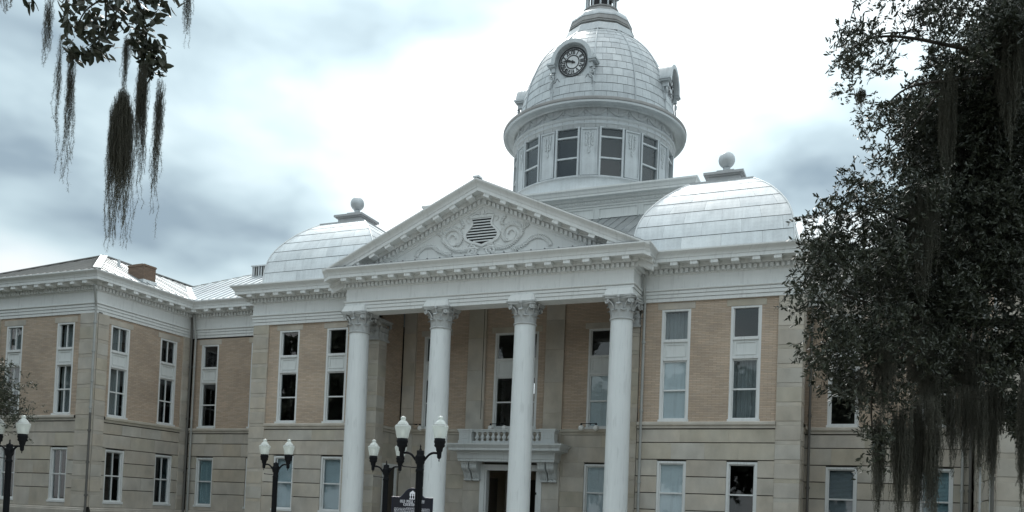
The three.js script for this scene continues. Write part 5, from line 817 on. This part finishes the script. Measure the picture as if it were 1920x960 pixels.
/* a small oak spray at the left edge, its trunk outside the view */
{
  const o = [-10.5, 0, 18.6], T = thing('oak_tree', 'dark oak spray reaching in at the left edge above the lamp post', 'oak tree', o), R = (p) => [p[0] - o[0], p[1] - o[1], p[2] - o[2]];
  mesh('trunk', limb([[0, -.1, 0], [.1, 2, 0], [.3, 4.4, -.2]], .3, .18), bark, T); mesh('limb', limb([[.3, 3.4, -.15], R([-8.4, 4.4, 17.7]), R([-6.6, 4.3, 16.9])], .12, .012), bark, T); mesh('limb', limb([R([-7.6, 4.3, 17.3]), R([-6.9, 3.8, 17.0]), R([-6.3, 3.8, 16.77])], .03, .006), bark, T);
  const cl = [[-7.6, 4.3, 17.3, .8, .75, 1.6], [-6.95, 4.2, 17.0, .45, .3, 1.0], [-6.75, 4.5, 16.95, .4, .16, .5], [-6.9, 3.8, 16.97, .42, .18, .5], [-6.43, 3.9, 16.79, .37, .2, .4], [-6.31, 4.71, 16.77, .32, .16, .25], [-6.89, 3.44, 16.96, .44, .3, .3], [-7.27, 4.95, 17.18, .55, .32, .5], [-6.27, 3.09, 16.69, .14, .12, .1], [-9, 5, 18, 1.2, 1.2, 1], [-12.5, 7, 20.5, 3.0, 2.4, .35], [-14.5, 9, 18, 3.6, 2.8, .3]];
  const tw = [twigGeo(10, .18, .062, .026), twigGeo(9, .22, .058, .024)], inst = [[], []];
  for (const [x, y, z, rx, ry, w] of cl) { const n = Math.round(330 * rx * ry * w / .35), subs = Array.from({ length: Math.max(3, Math.round(n / 16)) }, () => { const d = rdir(0), s = Math.cbrt(rnd()); return [x + d.x * rx * s, y + d.y * ry * s, z + d.z * rx * s]; }); for (let i = 0; i < n; i++) { const c = subs[i % subs.length], d = rdir(0), s = Math.cbrt(rnd()) * .2; inst[i % 2].push(tf(R([c[0] + d.x * s, c[1] + d.y * s, c[2] + d.z * s]), rdir(0), rr(0, 6.3), rr(.8, 1.2))); } }
  inst.forEach((q, k) => scatter('foliage', tw[k], leafMat[k], q, T));
}

/* oaks across the road, facing the courthouse: what its windows mirror */
{
  const T = new THREE.Group(); T.name = 'treeline'; T.userData = { label: 'row of oaks across the road facing the courthouse', category: 'trees', kind: 'stuff' }; scene.add(T);
  const big = (() => { const l = []; for (let i = 0; i < 9; i++) { const g = leafGeo(rr(.5, .8), rr(.28, .42)); orient(g, rdir(.2), rr(0, 6)); g.translate(rr(-.4, .4), rr(-.3, .3), rr(-.4, .4)); l.push(g); } return merge(l); })(), ms = [], tr = [];
  for (const [x, z, h, r] of [[-52, 58, 16, 8], [-39, 55, 17, 8], [-26, 58, 18, 8], [-13, 55, 16.5, 8], [0, 58, 17.5, 8], [12, 55, 16.5, 8], [24, 58, 18, 8], [36, 55, 17, 8], [49, 58, 17, 8], [-22, 25, 17, 6.5], [-35, 21, 18, 7]]) {
    tr.push(limb([[x, 0, z], [x + .3, h * .35, z], [x + .2, h * .8, z + .4]], .55, .15));
    for (let i = 0; i < 1500; i++) { const d = rdir(.1), s = Math.pow(rnd(), .4) * (.75 + .5 * f3(d.x * 3 + x, d.y * 3, d.z * 3 + z, 2)); ms.push(tf([x + d.x * r * s, h * .62 + d.y * h * .40 * s, z + d.z * r * s], rdir(0), rr(0, 6), rr(.8, 1.4))); }
  }
  mesh('trunks', merge(tr), bark, T, 'stuff'); scatter('foliage', big, leafMat[1], ms, T);
}

const renderer = new THREE.WebGLRenderer({ antialias: true });
renderer.toneMapping = THREE.LinearToneMapping; renderer.toneMappingExposure = EXPOSURE; renderer.shadowMap.enabled = true;
renderer.render(scene, camera);
